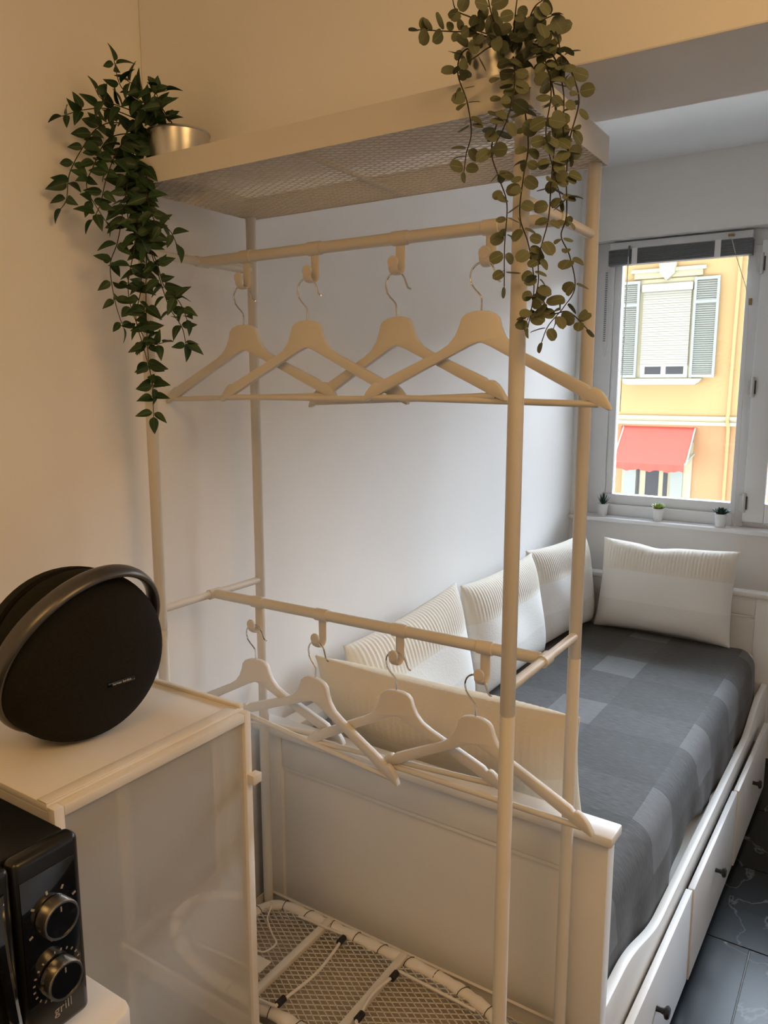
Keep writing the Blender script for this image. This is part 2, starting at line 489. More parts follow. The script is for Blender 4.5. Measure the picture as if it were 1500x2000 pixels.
# floor: slab with single tiles laid on it
fl = struct('floor', MB().box((WX - 0.15, BY - 0.15, -0.1), (RX + 0.15, WY + 0.4, -0.004)), 'grout', 'dark marble-look tiled floor with pale grout', 'floor')
TL, TW, G = 0.90, 0.447, 0.004
row = 0
y = 1.365 - TW * 9
tile_cache = {}
while y < WY:
    x = 1.02 - TL * 3 + (0 if row % 2 == 0 else TL * 0.45)
    while x < RX:
        x0, x1 = max(x + G / 2, WX), min(x + TL - G / 2, RX)
        y0, y1 = max(y + G / 2, BY), min(y + TW - G / 2, WY)
        if x1 - x0 > 0.02 and y1 - y0 > 0.02:
            key = (round(x1 - x0, 3), round(y1 - y0, 3))
            if key not in tile_cache:
                tile_cache[key] = MB().box((0, 0, -0.004), (x1 - x0, y1 - y0, 0)).mesh('tile', 'tile', 0.001, 1)
            link_mesh('tile', tile_cache[key], fl, (x0, y0, 0))
        x += TL
    y += TW; row += 1

# ------------------------------------------------------------------ window
FY0, FY1 = WY + 0.09, WY + 0.15
win = bpy.data.objects.new('window_1', None); COL.objects.link(win); win.location = (0.7, FY0, OZ0)
tag(win, 'white framed window with grey blind looking onto an ochre house', 'window', kind='structure')
box('frame_jamb', (OX0, FY0, OZ0), (0.045, FY1, OZ1), 'win_frame', win, 0.003)
box('frame_head', (0.045, FY0, 2.345), (OX1, FY1, OZ1), 'win_frame', win, 0.003)
box('frame_sill', (0.045, FY0 - 0.02, OZ0), (0.66, FY1, OZ0 + 0.055), 'win_frame', win, 0.003)
box('frame_rail', (0.045, FY0 + 0.01, OZ0 + 0.055), (0.66, FY1, OZ0 + 0.105), 'win_frame', win, 0.004)
box('frame_stile', (0.045, FY0 + 0.012, OZ0 + 0.105), (0.082, FY1, 2.345), 'win_frame', win, 0.004)
box('mullion', (0.646, FY0 - 0.005, OZ0), (0.705, FY1, 2.345), 'win_frame', win, 0.004)
box('pane', (0.08, FY0 + 0.035, OZ0 + 0.10), (0.648, FY0 + 0.041, 2.35), 'pane', win, 0)
box('frame_sill', (0.705, FY0, OZ0), (OX1, FY1, OZ0 + 0.028), 'win_frame', win, 0.002)
sb = MB()
sb.box((0.705, FY0 - 0.03, OZ0 + 0.025), (0.795, FY1 - 0.02, 2.36)).box((1.50, FY0 - 0.03, OZ0 + 0.025), (1.59, FY1 - 0.02, 2.36))
sb.box((0.795, FY0 - 0.03, OZ0 + 0.025), (1.50, FY1 - 0.02, OZ0 + 0.115)).box((0.795, FY0 - 0.03, 2.27), (1.50, FY1 - 0.02, 2.36))
sash = obj('sash', sb, 'win_frame', win, 0.004)
box('pane', (0.79, FY0, OZ0 + 0.11), (1.505, FY0 + 0.006, 2.28), 'pane', sash, 0)
box('mullion', (1.59, FY0 - 0.005, OZ0), (1.65, FY1, 2.345), 'win_frame', win, 0.004)  # unseen mullion and second sash, added with the wider opening for daylight
sb = MB()
sb.box((1.65, FY0 - 0.03, OZ0 + 0.025), (1.74, FY1 - 0.02, 2.36)).box((2.60, FY0 - 0.03, OZ0 + 0.025), (2.69, FY1 - 0.02, 2.36))
sb.box((1.74, FY0 - 0.03, OZ0 + 0.025), (2.60, FY1 - 0.02, OZ0 + 0.115)).box((1.74, FY0 - 0.03, 2.27), (2.60, FY1 - 0.02, 2.36))
sash = obj('sash', sb, 'win_frame', win, 0.004)
box('pane', (1.735, FY0, OZ0 + 0.11), (2.605, FY0 + 0.006, 2.28), 'pane', sash, 0)
for hz in (1.19, 1.72, 2.26):
    hg = obj('hinge', MB().tube([(0.708, FY0 - 0.036, hz - 0.045), (0.708, FY0 - 0.036, hz + 0.045)], 0.008, 10).box((0.688, FY0 - 0.034, hz - 0.035), (0.708, FY0 - 0.029, hz + 0.035)), 'hinge', win)
    obj('hinge_gap', MB().box((0.715, FY0 - 0.037, hz - 0.03), (0.722, FY0 - 0.029, hz + 0.03)), 'hinge_gap', hg)  # dark strip drawn for the shaded gap beside the hinge
box('catch', (0.662, FY0 - 0.012, 2.085), (0.676, FY0 - 0.004, 2.115), 'brass', win, 0.002)

# the retracted blind
bl = thing('window_blind', (0.35, FY0 - 0.03, 2.30), 'grey slatted blind pulled up under the window head', 'blind')
box('headrail', (0.035, FY0 - 0.05, 2.372), (0.665, FY0 - 0.012, 2.405), 'blind_rail', bl, 0.002)
for k in range(9):
    z = 2.312 + k * 0.0066
    box('slat', (0.03, FY0 - 0.056, z), (0.668, FY0 - 0.008, z + 0.0045), 'blind_slat', bl, 0)
box('bottom_rail', (0.03, FY0 - 0.056, 2.300), (0.668, FY0 - 0.008, 2.310), 'blind_slat', bl, 0.002)
for tx in (0.155, 0.525):
    box('ladder_tape', (tx - 0.013, FY0 - 0.0585, 2.298), (tx + 0.013, FY0 - 0.0565, 2.374), 'tape', bl, 0)
box('cord_lock', (0.565, FY0 - 0.062, 2.383), (0.592, FY0 - 0.05, 2.394), 'brass', bl, 0.001)
obj('pull_cord', MB().tube(smooth_path([(0.578, FY0 - 0.058, 2.385), (0.600, FY0 - 0.055, 2.31), (0.632, FY0 - 0.045, 2.215), (0.655, FY0 - 0.034, 2.14), (0.668, FY0 - 0.032, 2.02), (0.670, FY0 - 0.032, 1.60), (0.672, FY0 - 0.034, 1.20), (0.676, FY0 - 0.038, 1.088), (0.690, FY0 - 0.060, 1.082), (0.720, FY0 - 0.070, 1.079), (0.700, FY0 - 0.086, 1.082), (0.665, FY0 - 0.075, 1.080), (0.680, FY0 - 0.055, 1.088), (0.712, FY0 - 0.060, 1.090), (0.695, FY0 - 0.080, 1.086), (0.672, FY0 - 0.066, 1.090)]), 0.0016, 6), 'cord', bl)
wd = obj('tilt_wand', MB().tube([(0.128, FY0 - 0.062, 2.34), (0.124, FY0 - 0.062, 1.60)], 0.0022, 8), 'white_strip', bl)
obj('wand_hook', MB().tube([(0.13, FY0 - 0.06, 2.385), (0.128, FY0 - 0.062, 2.335)], 0.005, 8), 'blind_slat', bl)

ts = thing('ribbed_strip', (0.015, FY0 - 0.004, 1.9), 'narrow white strip with ribbed grey scale fixed upright on the window jamb', 'gauge')
obj('backing', MB().prism([(0.006, 2.29), (0.026, 2.29), (0.026, 1.93), (0.021, 1.885), (0.016, 1.87), (0.011, 1.885), (0.006, 1.93)], lambda a, b, d: (a, d, b), FY0 - 0.010, FY0 - 0.001), 'white_strip', ts, 0.001)
rb = MB()
for k in range(32):
    rb.box((0.007, FY0 - 0.0125, 1.945 + k * 0.0105), (0.018, FY0 - 0.010, 1.951 + k * 0.0105))
o = obj('scale_ribs', rb, 'grey_rib', ts, smooth=0); o['kind'] = 'stuff'

# ------------------------------------------------------------------ house across the street
HY = 15.5
hs = thing('house', (-2.5, HY, -4.0), 'ochre house across the street with grey shutters and red awning', 'building')
box('upper_wall', (-34, HY, 1.13), (30, HY + 0.5, 5.3), 'fac_up', hs, 0)
box('lower_wall', (-34, HY, -4.0), (30, HY + 0.5, 0.95), 'fac_low', hs, 0)
cn = obj('cornice', MB().box((-34, HY - 0.10, 1.07), (30, HY + 0.3, 1.13)).box((-34, HY - 0.05, 1.02), (30, HY + 0.3, 1.07)).box((-34, HY - 0.09, 0.95), (30, HY + 0.3, 1.02)), 'fac_trim', hs, smooth=0)
box('string_course', (-34, HY - 0.06, 4.32), (30, HY + 0.1, 4.40), 'fac_trim', hs, 0)
# window with roller blind
wf = box('window_surround', (-3.24, HY - 0.03, 1.88), (-2.14, HY + 0.05, 3.86), 'fac_trim', hs, 0)
box('window_frame', (-3.15, HY - 0.05, 1.90), (-2.22, HY - 0.01, 2.14), 'white_pvc', wf, 0)
box('pane', (-3.06, HY - 0.06, 1.97), (-2.74, HY - 0.045, 2.12), 'dark_glass', wf, 0)
box('pane', (-2.64, HY - 0.06, 1.97), (-2.30, HY - 0.045, 2.12), 'dark_glass', wf, 0)
box('roller_box', (-3.18, HY - 0.14, 3.60), (-2.19, HY, 3.76), 'roller', hs, 0.03)
rl = MB()
for k in range(32):
    z = 2.13 + k * 0.046
    rl.box((-3.15, HY - 0.075 - 0.006 * (k % 2), z), (-2.22, HY - 0.04, z + 0.042))
o = obj('roller_slats', rl, 'roller', hs, smooth=0); o['kind'] = 'stuff'
# stone head above the window, keystone
obj('lintel_moulding', MB().box((-3.42, HY - 0.10, 3.99), (-1.98, HY, 4.06)).box((-3.36, HY - 0.06, 3.88), (-2.04, HY, 3.99)), 'fac_trim', hs, smooth=0)
obj('keystone', MB().prism([(-2.86, 4.16), (-2.54, 4.16), (-2.56, 3.94), (-2.70, 3.82), (-2.84, 3.94)], lambda a, b, d: (a, d, b), HY - 0.15, HY), 'fac_trim', hs, smooth=0)
obj('window_ledge', MB().prism([(-3.52, 1.88), (-1.92, 1.88), (-1.98, 1.80), (-2.05, 1.76), (-3.39, 1.76), (-3.46, 1.80)], lambda a, b, d: (a, d, b), HY - 0.16, HY), 'fac_trim', hs, smooth=0)
def shutter(x0, x1, z0, z1, y):
    s = MB()
    s.box((x0, y, z0), (x0 + 0.05, y + 0.05, z1)).box((x1 - 0.05, y, z0), (x1, y + 0.05, z1))
    for z in (z0, z0 + (z1 - z0) * 0.74, z1 - 0.06):
        s.box((x0 + 0.05, y, z), (x1 - 0.05, y + 0.05, z + 0.06))
    sh = obj('shutter', s, 'shutter', hs, smooth=0)
    l = MB()
    z = z0 + 0.07
    while z < z1 - 0.09:
        i = len(l.v)
        l.v += [(x0 + 0.05, y + 0.012, z), (x1 - 0.05, y + 0.012, z), (x1 - 0.05, y + 0.04, z + 0.034), (x0 + 0.05, y + 0.04, z + 0.034),
                (x0 + 0.05, y + 0.006, z + 0.006), (x1 - 0.05, y + 0.006, z + 0.006), (x1 - 0.05, y + 0.034, z + 0.04), (x0 + 0.05, y + 0.034, z + 0.04)]
        l.f += [tuple(i + k for k in q) for q in ((0, 3, 2, 1), (4, 5, 6, 7), (0, 1, 5, 4), (1, 2, 6, 5), (2, 3, 7, 6), (3, 0, 4, 7))]
        z += 0.042
    o = obj('louvre_slats', l, 'shutter', sh, smooth=0); o['kind'] = 'stuff'
shutter(-2.17, -1.70, 1.90, 3.84, HY - 0.12)
shutter(-3.70, -3.22, 1.90, 3.84, HY - 0.12)
obj('downpipe', MB().tube([(-1.36, HY - 0.06, 5.2), (-1.40, HY - 0.06, 1.2), (-1.40, HY - 0.14, 1.08), (-1.38, HY - 0.06, 0.9), (-1.38, HY - 0.06, -4)], 0.035, 8), 'fac_up', hs)
# shop front under the awning
box('shop_surround', (-3.42, HY - 0.04, -4.0), (-2.02, HY + 0.02, 0.60), 'fac_trim', hs, 0)
for x0, x1, mname in ((-3.36, -3.12, 'shutter'), (-3.10, -3.05, 'dark_glass'), (-2.92, -2.66, 'dark_glass'), (-2.56, -2.48, 'dark_glass'), (-2.42, -2.18, 'shutter')):
    box('shop_door_leaf' if mname == 'shutter' else 'shop_door_pane', (x0, HY - 0.07, -4.0), (x1, HY - 0.03, 0.52), mname, hs, 0)
aw = thing('awning', (-2.75, HY, 0.4), 'red canvas awning over the shop door across the street', 'awning')
am = MB()
am.v += [(-3.48, HY - 0.02, 0.90), (-2.01, HY - 0.02, 0.90), (-2.02, HY - 0.80, 0.20), (-3.40, HY - 0.80, 0.20),
         (-3.48, HY - 0.02, 0.88), (-2.01, HY - 0.02, 0.88), (-2.02, HY - 0.79, 0.18), (-3.40, HY - 0.79, 0.18)]
am.f += [(0, 3, 2, 1), (4, 5, 6, 7), (0, 1, 5, 4), (1, 2, 6, 5), (2, 3, 7, 6), (3, 0, 4, 7)]
obj('canopy', am, 'awning', aw, smooth=0)
vl = MB()
n = 24
for k in range(n + 1):
    x = -3.40 + 1.38 * k / n
    dz = 0.018 * math.sin(k * 0.9) + 0.012 * math.sin(k * 2.3)
    vl.v += [(x, HY - 0.80, 0.20), (x, HY - 0.80 + 0.02 * math.sin(k * 1.3), 0.06 + dz), (x, HY - 0.785, 0.20), (x, HY - 0.785 + 0.02 * math.sin(k * 1.3), 0.06 + dz)]
for k in range(n):
    a = 4 * k
    vl.f += [(a, a + 1, a + 5, a + 4), (a + 2, a + 6, a + 7, a + 3), (a + 1, a + 3, a + 7, a + 5)]
obj('valance', vl, 'awning', aw, smooth=60)
for x in (-3.43, -2.00):
    obj('awning_arm', MB().tube([(x, HY, 0.36), (x, HY - 0.78, 0.22)], 0.02, 8), 'white_pvc', aw)
    obj('awning_post', MB().tube([(x, HY - 0.03, 0.90), (x + 0.02, HY - 0.78, 0.22)], 0.015, 8), 'white_pvc', aw)
st = obj('street', MB().box((-34, WY + 0.6, -4.2), (30, HY + 0.6, -4.0)), 'street', smooth=0)  # unseen street, its pale surface bounces daylight through the window
tag(st, 'unseen pale paved street between the two houses', 'street', kind='structure')

# ------------------------------------------------------------------ clothes rack
RL, RD = 0.78, 0.3045       # between leg axes
rack = thing('clothes_rack', (RL / 2, RD / 2, 0), 'tall white tubular clothes rack with mesh shelves at the foot of the daybed', 'clothes rack')
for lx in (0, RL):
    for ly in (0, RD):
        lg = MB()
        lg.lathe([(0.0115, 0.0), (0.0125, 0.01), (0.0118, 0.03), (0.0118, 1.219), (0.0108, 1.2205), (0.0108, 1.2225), (0.0118, 1.224), (0.0118, 2.094)], 20, (lx, ly, 0))
        obj('leg', lg, 'rack', rack)

def expanded(x0, x1, y0, y1, z, a=0.028, b=0.0145, wd=0.0019, th=0.0014, inside=None):
    """expanded-metal sheet: zigzag strands that meet in diamonds"""
    m = MB()
    nx = int((x1 - x0) / (a / 2)); ny = int((y1 - y0) / (b / 2))
    ax = (x1 - x0) / nx; by = (y1 - y0) / ny
    for r in range(ny + 1):
        for i in range(nx):
            ya = y0 + r * by + (by / 2 if (i + r) % 2 else -by / 2)
            yb = y0 + r * by + (by / 2 if (i + 1 + r) % 2 else -by / 2)
            ya = min(max(ya, y0), y1); yb = min(max(yb, y0), y1)
            xa = x0 + i * ax; xb = xa + ax
            if inside and not inside((xa + xb) / 2, (ya + yb) / 2):
                continue
            k = len(m.v)
            h = wd / 2
            m.v += [(xa, ya - h, z), (xa, ya + h, z), (xa, ya + h, z + th), (xa, ya - h, z + th),
                    (xb, yb - h, z), (xb, yb + h, z), (xb, yb + h, z + th), (xb, yb - h, z + th)]
            m.f += [(k, k + 4, k + 5, k + 1), (k + 1, k + 5, k + 6, k + 2), (k + 2, k + 6, k + 7, k + 3), (k + 3, k + 7, k + 4, k)]
    return m

def shelf(name, z0, z1):
    sh = obj(name, MB()
             .box((-0.017, -0.020, z0), (RL + 0.017, -0.0185, z1)).box((-0.017, RD + 0.0185, z0), (RL + 0.017, RD + 0.020, z1))
             .box((-0.017, -0.0185, z0), (-0.0155, RD + 0.0185, z1)).box((RL + 0.0155, -0.0185, z0), (RL + 0.017, RD + 0.0185, z1))
             .box((-0.0155, -0.0185, z1 - 0.0015), (RL + 0.0155, -0.0125, z1)).box((-0.0155, RD + 0.0125, z1 - 0.0015), (RL + 0.0155, RD + 0.0185, z1)),
             'rack', rack, smooth=0)
    ms = obj('mesh_panel', expanded(-0.0155, RL + 0.0155, -0.0185, RD + 0.0185, z0 + 0.001), 'rack', sh, smooth=0)
    ms['kind'] = 'stuff'
    obj('brace', MB().box((RL / 2 - 0.004, -0.0185, z0 + 0.003), (RL / 2 + 0.004, RD + 0.0185, z0 + 0.009)), 'rack', sh)
    return sh
shelf('top_shelf', 2.094, 2.140)
shelf('lower_shelf', 0.385, 0.428)
ZU, ZL = 1.980, 1.265
for z in (ZU, ZL):
    for lx in (0, RL):
        cb = MB().tube([(lx, 0.006, z), (lx, RD - 0.006, z)], 0.0085, 14)
        obj('crossbar', cb, 'rack', rack)
        s = 1 if lx == 0 else -1
        obj('rail_collar', MB().tube([(lx, RD / 2 - 0.016, z), (lx, RD / 2 + 0.016, z)], 0.0112, 16), 'rack', rack)
    obj('hanging_rail', MB().tube([(0.008, RD / 2, z), (RL - 0.008, RD / 2, z)], 0.0108, 18), 'rack', rack)

# clip-on hooks: sleeve round the rail, flat strap, J-shaped tip towards the room
hk = MB()
hk.tube([(-0.016, 0, 0), (-0.0145, 0, 0), (0.0145, 0, 0), (0.016, 0, 0)], [0.0112, 0.0128, 0.0128, 0.0112], 20)
jp = [(0.012, 0.004), (0.0125, -0.012), (0.0125, -0.050)]
for k in range(1, 9):
    th = math.pi * k / 8
    jp.append((0.0 + 0.0125 * math.cos(th), -0.050 - 0.0125 * math.sin(th)))
jp.append((-0.0125, -0.046))
path = [(0, -y_, z_) if False else (0, y_ - 0.012, z_) for y_, z_ in jp]
hk.tube(path, 0.0075, 12, flat=(0.30, 1.28, (0, 1, 0)))
hk.lathe([(0.0, -0.0028), (0.0095, -0.0028), (0.0104, -0.001), (0.0104, 0.001), (0.0095, 0.0028), (0.0, 0.0028)], 16, (0, -0.0245, -0.043), (0, 1, 0))
hook_me = hk.mesh('rail_hook', 'plastic', smooth=40)

# wooden hangers
def hanger_outline():
    right = [(0.0, 0.0), (0.014, -0.001), (0.026, -0.005), (0.033, -0.012), (0.037, -0.026), (0.044, -0.041), (0.056, -0.055), (0.074, -0.066),
             (0.100, -0.078), (0.130, -0.092), (0.160, -0.106), (0.182, -0.1165), (0.185, -0.1205), (0.188, -0.1225), (0.1905, -0.1195),
             (0.197, -0.121), (0.205, -0.127), (0.213, -0.137), (0.2195, -0.149), (0.221, -0.154), (0.218, -0.1555)]
    low = [(0.196, -0.146), (0.170, -0.133), (0.130, -0.113), (0.090, -0.0925), (0.050, -0.073), (0.020, -0.058), (0.004, -0.0515)]
    left = [(-a, b) for a, b in reversed(low)] + [(-a, b) for a, b in reversed(right[1:])]
    return right + low + left
body_me = MB().prism(hanger_outline(), lambda a, b, d: (a, d, b), -0.0062, 0.0062).mesh('body', 'hanger', bevel=0.0022, seg=2, smooth=40)
bar_me = MB().tube([(-0.200, 0, -0.146), (0.200, 0, -0.146)], 0.0056, 12).mesh('trouser_bar', 'hanger')
wp = [(0, 0, -0.004), (0, 0, 0.018), (-0.004, 0, 0.026), (-0.012, 0, 0.034), (-0.019, 0, 0.043)]
cx, cz, rr = 0.0, 0.0555, 0.0215
for k in range(0, 11):
    th = math.radians(205 - k * 18.5)
    wp.append((cx + rr * math.cos(th), 0, cz + rr * math.sin(th)))
wp += [(0.0255, 0, 0.049), (0.0295, 0, 0.0455), (0.0325, 0, 0.0445)]
wire_me = MB().tube(smooth_path(wp, 4), 0.0017, 8).mesh('wire_hook', 'chrome')
UP = [(0.118, 1.847, 0.146, 4.0, 1.4), (0.292, 1.847, 0.134, 2.5, -0.2), (0.482, 1.846, 0.150, -5.0, 2.3), (0.657, 1.846, 0.133, 5.0, -1.2)]
LO = [(0.125, 1.138, 0.146, 4.0, 2.2), (0.298, 1.136, 0.134, -2.5, -4.5), (0.484, 1.145, 0.150, 3.0, 1.8), (0.663, 1.142, 0.131, -4.5, 2.2)]
for rail, rows in (('upper', UP), ('lower', LO)):
    zr = ZU if rail == 'upper' else ZL
    for i, (hx, hz, hy, yaw, roll) in enumerate(rows):
        c = link_mesh('rail_hook', hook_me, None, (hx + 0.006, RD / 2, zr))
        tag(c, f'white clip-on hook on the {rail} rail, {ORD[i]}', 'hook', 'clip-on hooks on the rack rails')
        hg = thing('clothes_hanger', (hx, hy, hz), f'white wooden hanger on the {rail} rail, {ORD[i]}', 'hanger', 'white wooden hangers on the rack', rot=(0, math.radians(-roll), math.radians(yaw)))
        link_mesh('body', body_me, hg); link_mesh('trouser_bar', bar_me, hg)
        link_mesh('wire_hook', wire_me, hg)['label'] = 'thin chrome wire hook'

# ------------------------------------------------------------------ small ironing board lying upside down on the lower shelf
BZ = 0.448
ib = thing('ironing_board', (0.38, 0.15, 0.387), 'small ironing board lying upside down on the lower rack shelf', 'ironing board')
def board_outline(inset=0.0, n=14):
    hw = 0.148 - inset; yc = 0.150; x0 = 0.012 + inset; xs = 0.47; x1 = 0.765 - inset; rc = 0.075
    pts = []
    for k in range(n + 1):       # nose
        th = -math.pi / 2 + math.pi * k / n
        pts.append((xs + (x1 - xs) * math.cos(th), yc + hw * math.sin(th)))
    for k in range(7):
        th = math.pi / 2 + math.pi / 2 * k / 6
        pts.append((x0 + rc + rc * math.cos(th), yc + hw - rc + rc * math.sin(th)))
    for k in range(7):
        th = math.pi + math.pi / 2 * k / 6
        pts.append((x0 + rc + rc * math.cos(th), yc - hw + rc + rc * math.sin(th)))
    return pts
def resample(pts, step):
    P = [Vector((a, b, 0)) for a, b in pts] + [Vector((pts[0][0], pts[0][1], 0))]
    out = []; acc = 0.0
    for i in range(len(P) - 1):
        d = (P[i + 1] - P[i]).length
        while acc < d:
            out.append(tuple(P[i].lerp(P[i + 1], acc / d))[:2]); acc += step
        acc -= d
    return out
def inside_board(x, y, ins=0.008):
    hw = 0.148 - ins
    if x < 0.012 + ins or x > 0.765 - ins or abs(y - 0.15) > hw: return False
    if x > 0.47: return abs(y - 0.15) < hw * math.sqrt(max(0, 1 - ((x - 0.47) / (0.295 - ins)) ** 2))
    if x < 0.087:
        dx = 0.087 - x; dy = abs(y - 0.15) - (hw - 0.07)
        return dy < 0 or dx * dx + dy * dy < 0.07 ** 2
    return True
ring = resample(board_outline(0.010), 0.012)
rad = [1.0 + 0.10 * math.sin(i * 1.31) + 0.06 * math.sin(i * 2.7) for i in range(len(ring))]
eg = obj('cover_edge', MB().tube([(a, b, BZ - 0.010) for a, b in ring], [0.0155 * r for r in rad], 10, closed=True, flat=(0.62, 1.0)), 'fabric_edge', ib, smooth=60)
obj('board_face', MB().prism(board_outline(0.012), lambda a, b, d: (a, b, d), 0.3885, 0.396), 'board_under', ib)
mp = obj('mesh_panel', expanded(0.012, 0.765, 0.0, 0.30, BZ - 0.010, 0.026, 0.0155, 0.0021, 0.0016, inside_board), 'rack', ib, smooth=0)
mp['kind'] = 'stuff'
sk = MB()
for i in range(0, len(ring), 6):
    a, b = ring[i]; a2, b2 = ring[(i + 1) % len(ring)]
    t = Vector((a2 - a, b2 - b, 0)).normalized(); nn = Vector((t.y, -t.x, 0))
    c = Vector((a, b, BZ - 0.010)); skew = t * random.uniform(-0.006, 0.006)
    sk.tube([c + nn * 0.0165 * math.cos(h) + Vector((0, 0, 1)) * 0.0112 * math.sin(h) + skew * math.cos(h) for h in (0.0, 0.6, 1.2, 1.9, 2.5, 3.14)], 0.0009, 5)
o = obj('tie_stitches', sk, 'thread', ib); o['kind'] = 'stuff'
for bx0 in (0.207, 0.418):
    box('crossbar', (bx0 - 0.010, 0.006, BZ - 0.010), (bx0 + 0.010, 0.294, BZ + 0.004), 'rack', ib, 0.004)
def fold_leg(xp, xf, ya, yb):
    z = BZ + 0.008
    s = 1 if xf > xp else -1
    lg = obj('leg', MB().tube(smooth_path([(xp, ya, BZ), (xf - s * 0.03, ya - 0.004, z + 0.002), (xf - s * 0.004, ya - 0.006, z + 0.004), (xf, ya - 0.02, z + 0.004), (xf + s * 0.012, (ya + yb) / 2, z + 0.002), (xf, yb + 0.02, z + 0.004), (xf - s * 0.004, yb + 0.006, z + 0.004), (xf - s * 0.03, yb + 0.004, z + 0.002), (xp, yb, BZ)], 5), 0.0035, 10), 'rack', ib)
    for yy in (ya - 0.022, yb + 0.022):
        obj('rubber_foot', MB().tube([(xf, yy - 0.011, z + 0.004), (xf, yy + 0.011, z + 0.004)], 0.0075, 12), 'rubber', lg, 0.001, label='black rubber sleeve')
fold_leg(0.135, 0.280, 0.262, 0.004)
fold_leg(0.625, 0.440, 0.236, 0.060)
obj('cord', MB().tube(smooth_path([(0.045, 0.262, BZ), (0.058, 0.250, BZ + 0.012), (0.050, 0.236, BZ + 0.004), (0.063, 0.243, BZ + 0.010), (0.070, 0.226, BZ + 0.002), (0.085, 0.205, BZ + 0.006), (0.125, 0.176, BZ + 0.004), (0.160, 0.150, BZ + 0.012), (0.150, 0.120, BZ + 0.006), (0.120, 0.118, BZ + 0.002)], 6), 0.0022, 8), 'cord', ib)
box('tag', (0.135, 0.070, BZ), (0.180, 0.110, BZ + 0.001), 'fabric_edge', ib, 0)

# ------------------------------------------------------------------ daybed
BX0, BX1 = -0.075, 0.850
FY = 0.352
HYB = 2.600
bed = thing('daybed', (0.39, 1.47, 0), 'white wooden daybed with panelled ends and three drawers', 'bed')
def end_panel(name, y0, y1, zt, face):
    e = obj(name, MB().box((BX0 + 0.06, y0 + 0.010, 0.12), (BX1 - 0.075, y1 - 0.010, zt - 0.10)), 'bed', bed)
    for x0, x1 in ((BX0, BX0 + 0.075), (BX1 - 0.075, BX1)):
        box('post', (x0, y0, 0), (x1, y1, zt - 0.022), 'bed', e, 0.003)
    box('top_rail', (BX0 + 0.075, y0 + 0.003, zt - 0.105), (BX1 - 0.075, y1 - 0.003, zt - 0.022), 'bed', e, 0.003)
    box('moulding', (BX0 + 0.075, y0 + 0.006, zt - 0.117), (BX1 - 0.075, y1 - 0.006, zt - 0.106), 'bed', e, 0.002)
    box('bottom_rail', (BX0 + 0.075, y0 + 0.003, 0.10), (BX1 - 0.075, y1 - 0.003, 0.20), 'bed', e, 0.003)
    box('cap', (BX0 - 0.012, y0 - 0.012, zt - 0.022), (BX1 + 0.010, y1 + 0.012, zt), 'bed', e, 0.005)
    return e
fb = end_panel('footboard', FY, FY + 0.042, 0.862, 1)
obj('bolt', MB().lathe([(0, 0), (0.007, 0), (0.007, 0.003), (0, 0.003)], 12, (BX0 + 0.03, FY - 0.003, 0.815), (0, 1, 0)), 'chrome', fb)
end_panel('headboard', HYB - 0.042, HYB, 0.838, -1)
bk = obj('back_panel', MB().box((BX0, FY + 0.042, 0.30), (BX0 + 0.020, HYB - 0.042, 0.800)), 'bed', bed)
box('back_rail', (BX0 - 0.005, FY + 0.042, 0.800), (BX0 + 0.055, HYB - 0.042, 0.832), 'bed', bk, 0.004)
# front rail with upswept ends
ya, yb = FY + 0.042, HYB - 0.042
prof = []
def rail_z(t):
    d = min(t - ya, yb - t)
    if d < 0.14: return 0.440
    if d > 0.48: return 0.362
    s = (d - 0.14) / 0.34
    return 0.440 - 0.078 * (s * s * (3 - 2 * s))
N = 90
top = [(ya + (yb - ya) * k / N, rail_z(ya + (yb - ya) * k / N)) for k in range(N + 1)]
obj('front_rail', MB().prism(top + [(yb, 0.285), (ya, 0.285)], lambda a, b, d: (d, a, b), 0.822, 0.846), 'bed', bed, 0.004)
box('base_slab', (BX0 + 0.02, ya, 0.290), (0.820, yb, 0.320), 'bed', bed, 0)
# drawers pulled out by different small amounts
for x1, y0, y1 in ((0.872, 0.405, 1.092), (0.876, 1.098, 1.744), (0.880, 1.750, 2.420)):
    fr = obj('drawer', MB().box((x1 - 0.018, y0, 0.030), (x1, y1, 0.318)), 'drawer', bed, 0.002)
    obj('drawer_box', MB().box((0.15, y0 + 0.02, 0.045), (x1 - 0.018, y1 - 0.02, 0.060)).box((0.15, y0 + 0.02, 0.06), (x1 - 0.018, y0 + 0.034, 0.24)).box((0.15, y1 - 0.034, 0.06), (x1 - 0.018, y1 - 0.02, 0.24)), 'drawer', fr)
    yk = y0 + (y1 - y0) * 0.49
    obj('knob', MB().lathe([(0.0, -0.002), (0.008, -0.002), (0.0065, 0.010), (0.008, 0.018), (0.0155, 0.023), (0.0165, 0.027), (0.012, 0.032), (0.0, 0.033)], 18, (x1, yk, 0.203), (1, 0, 0)), 'knob', fr, label='round black knob')

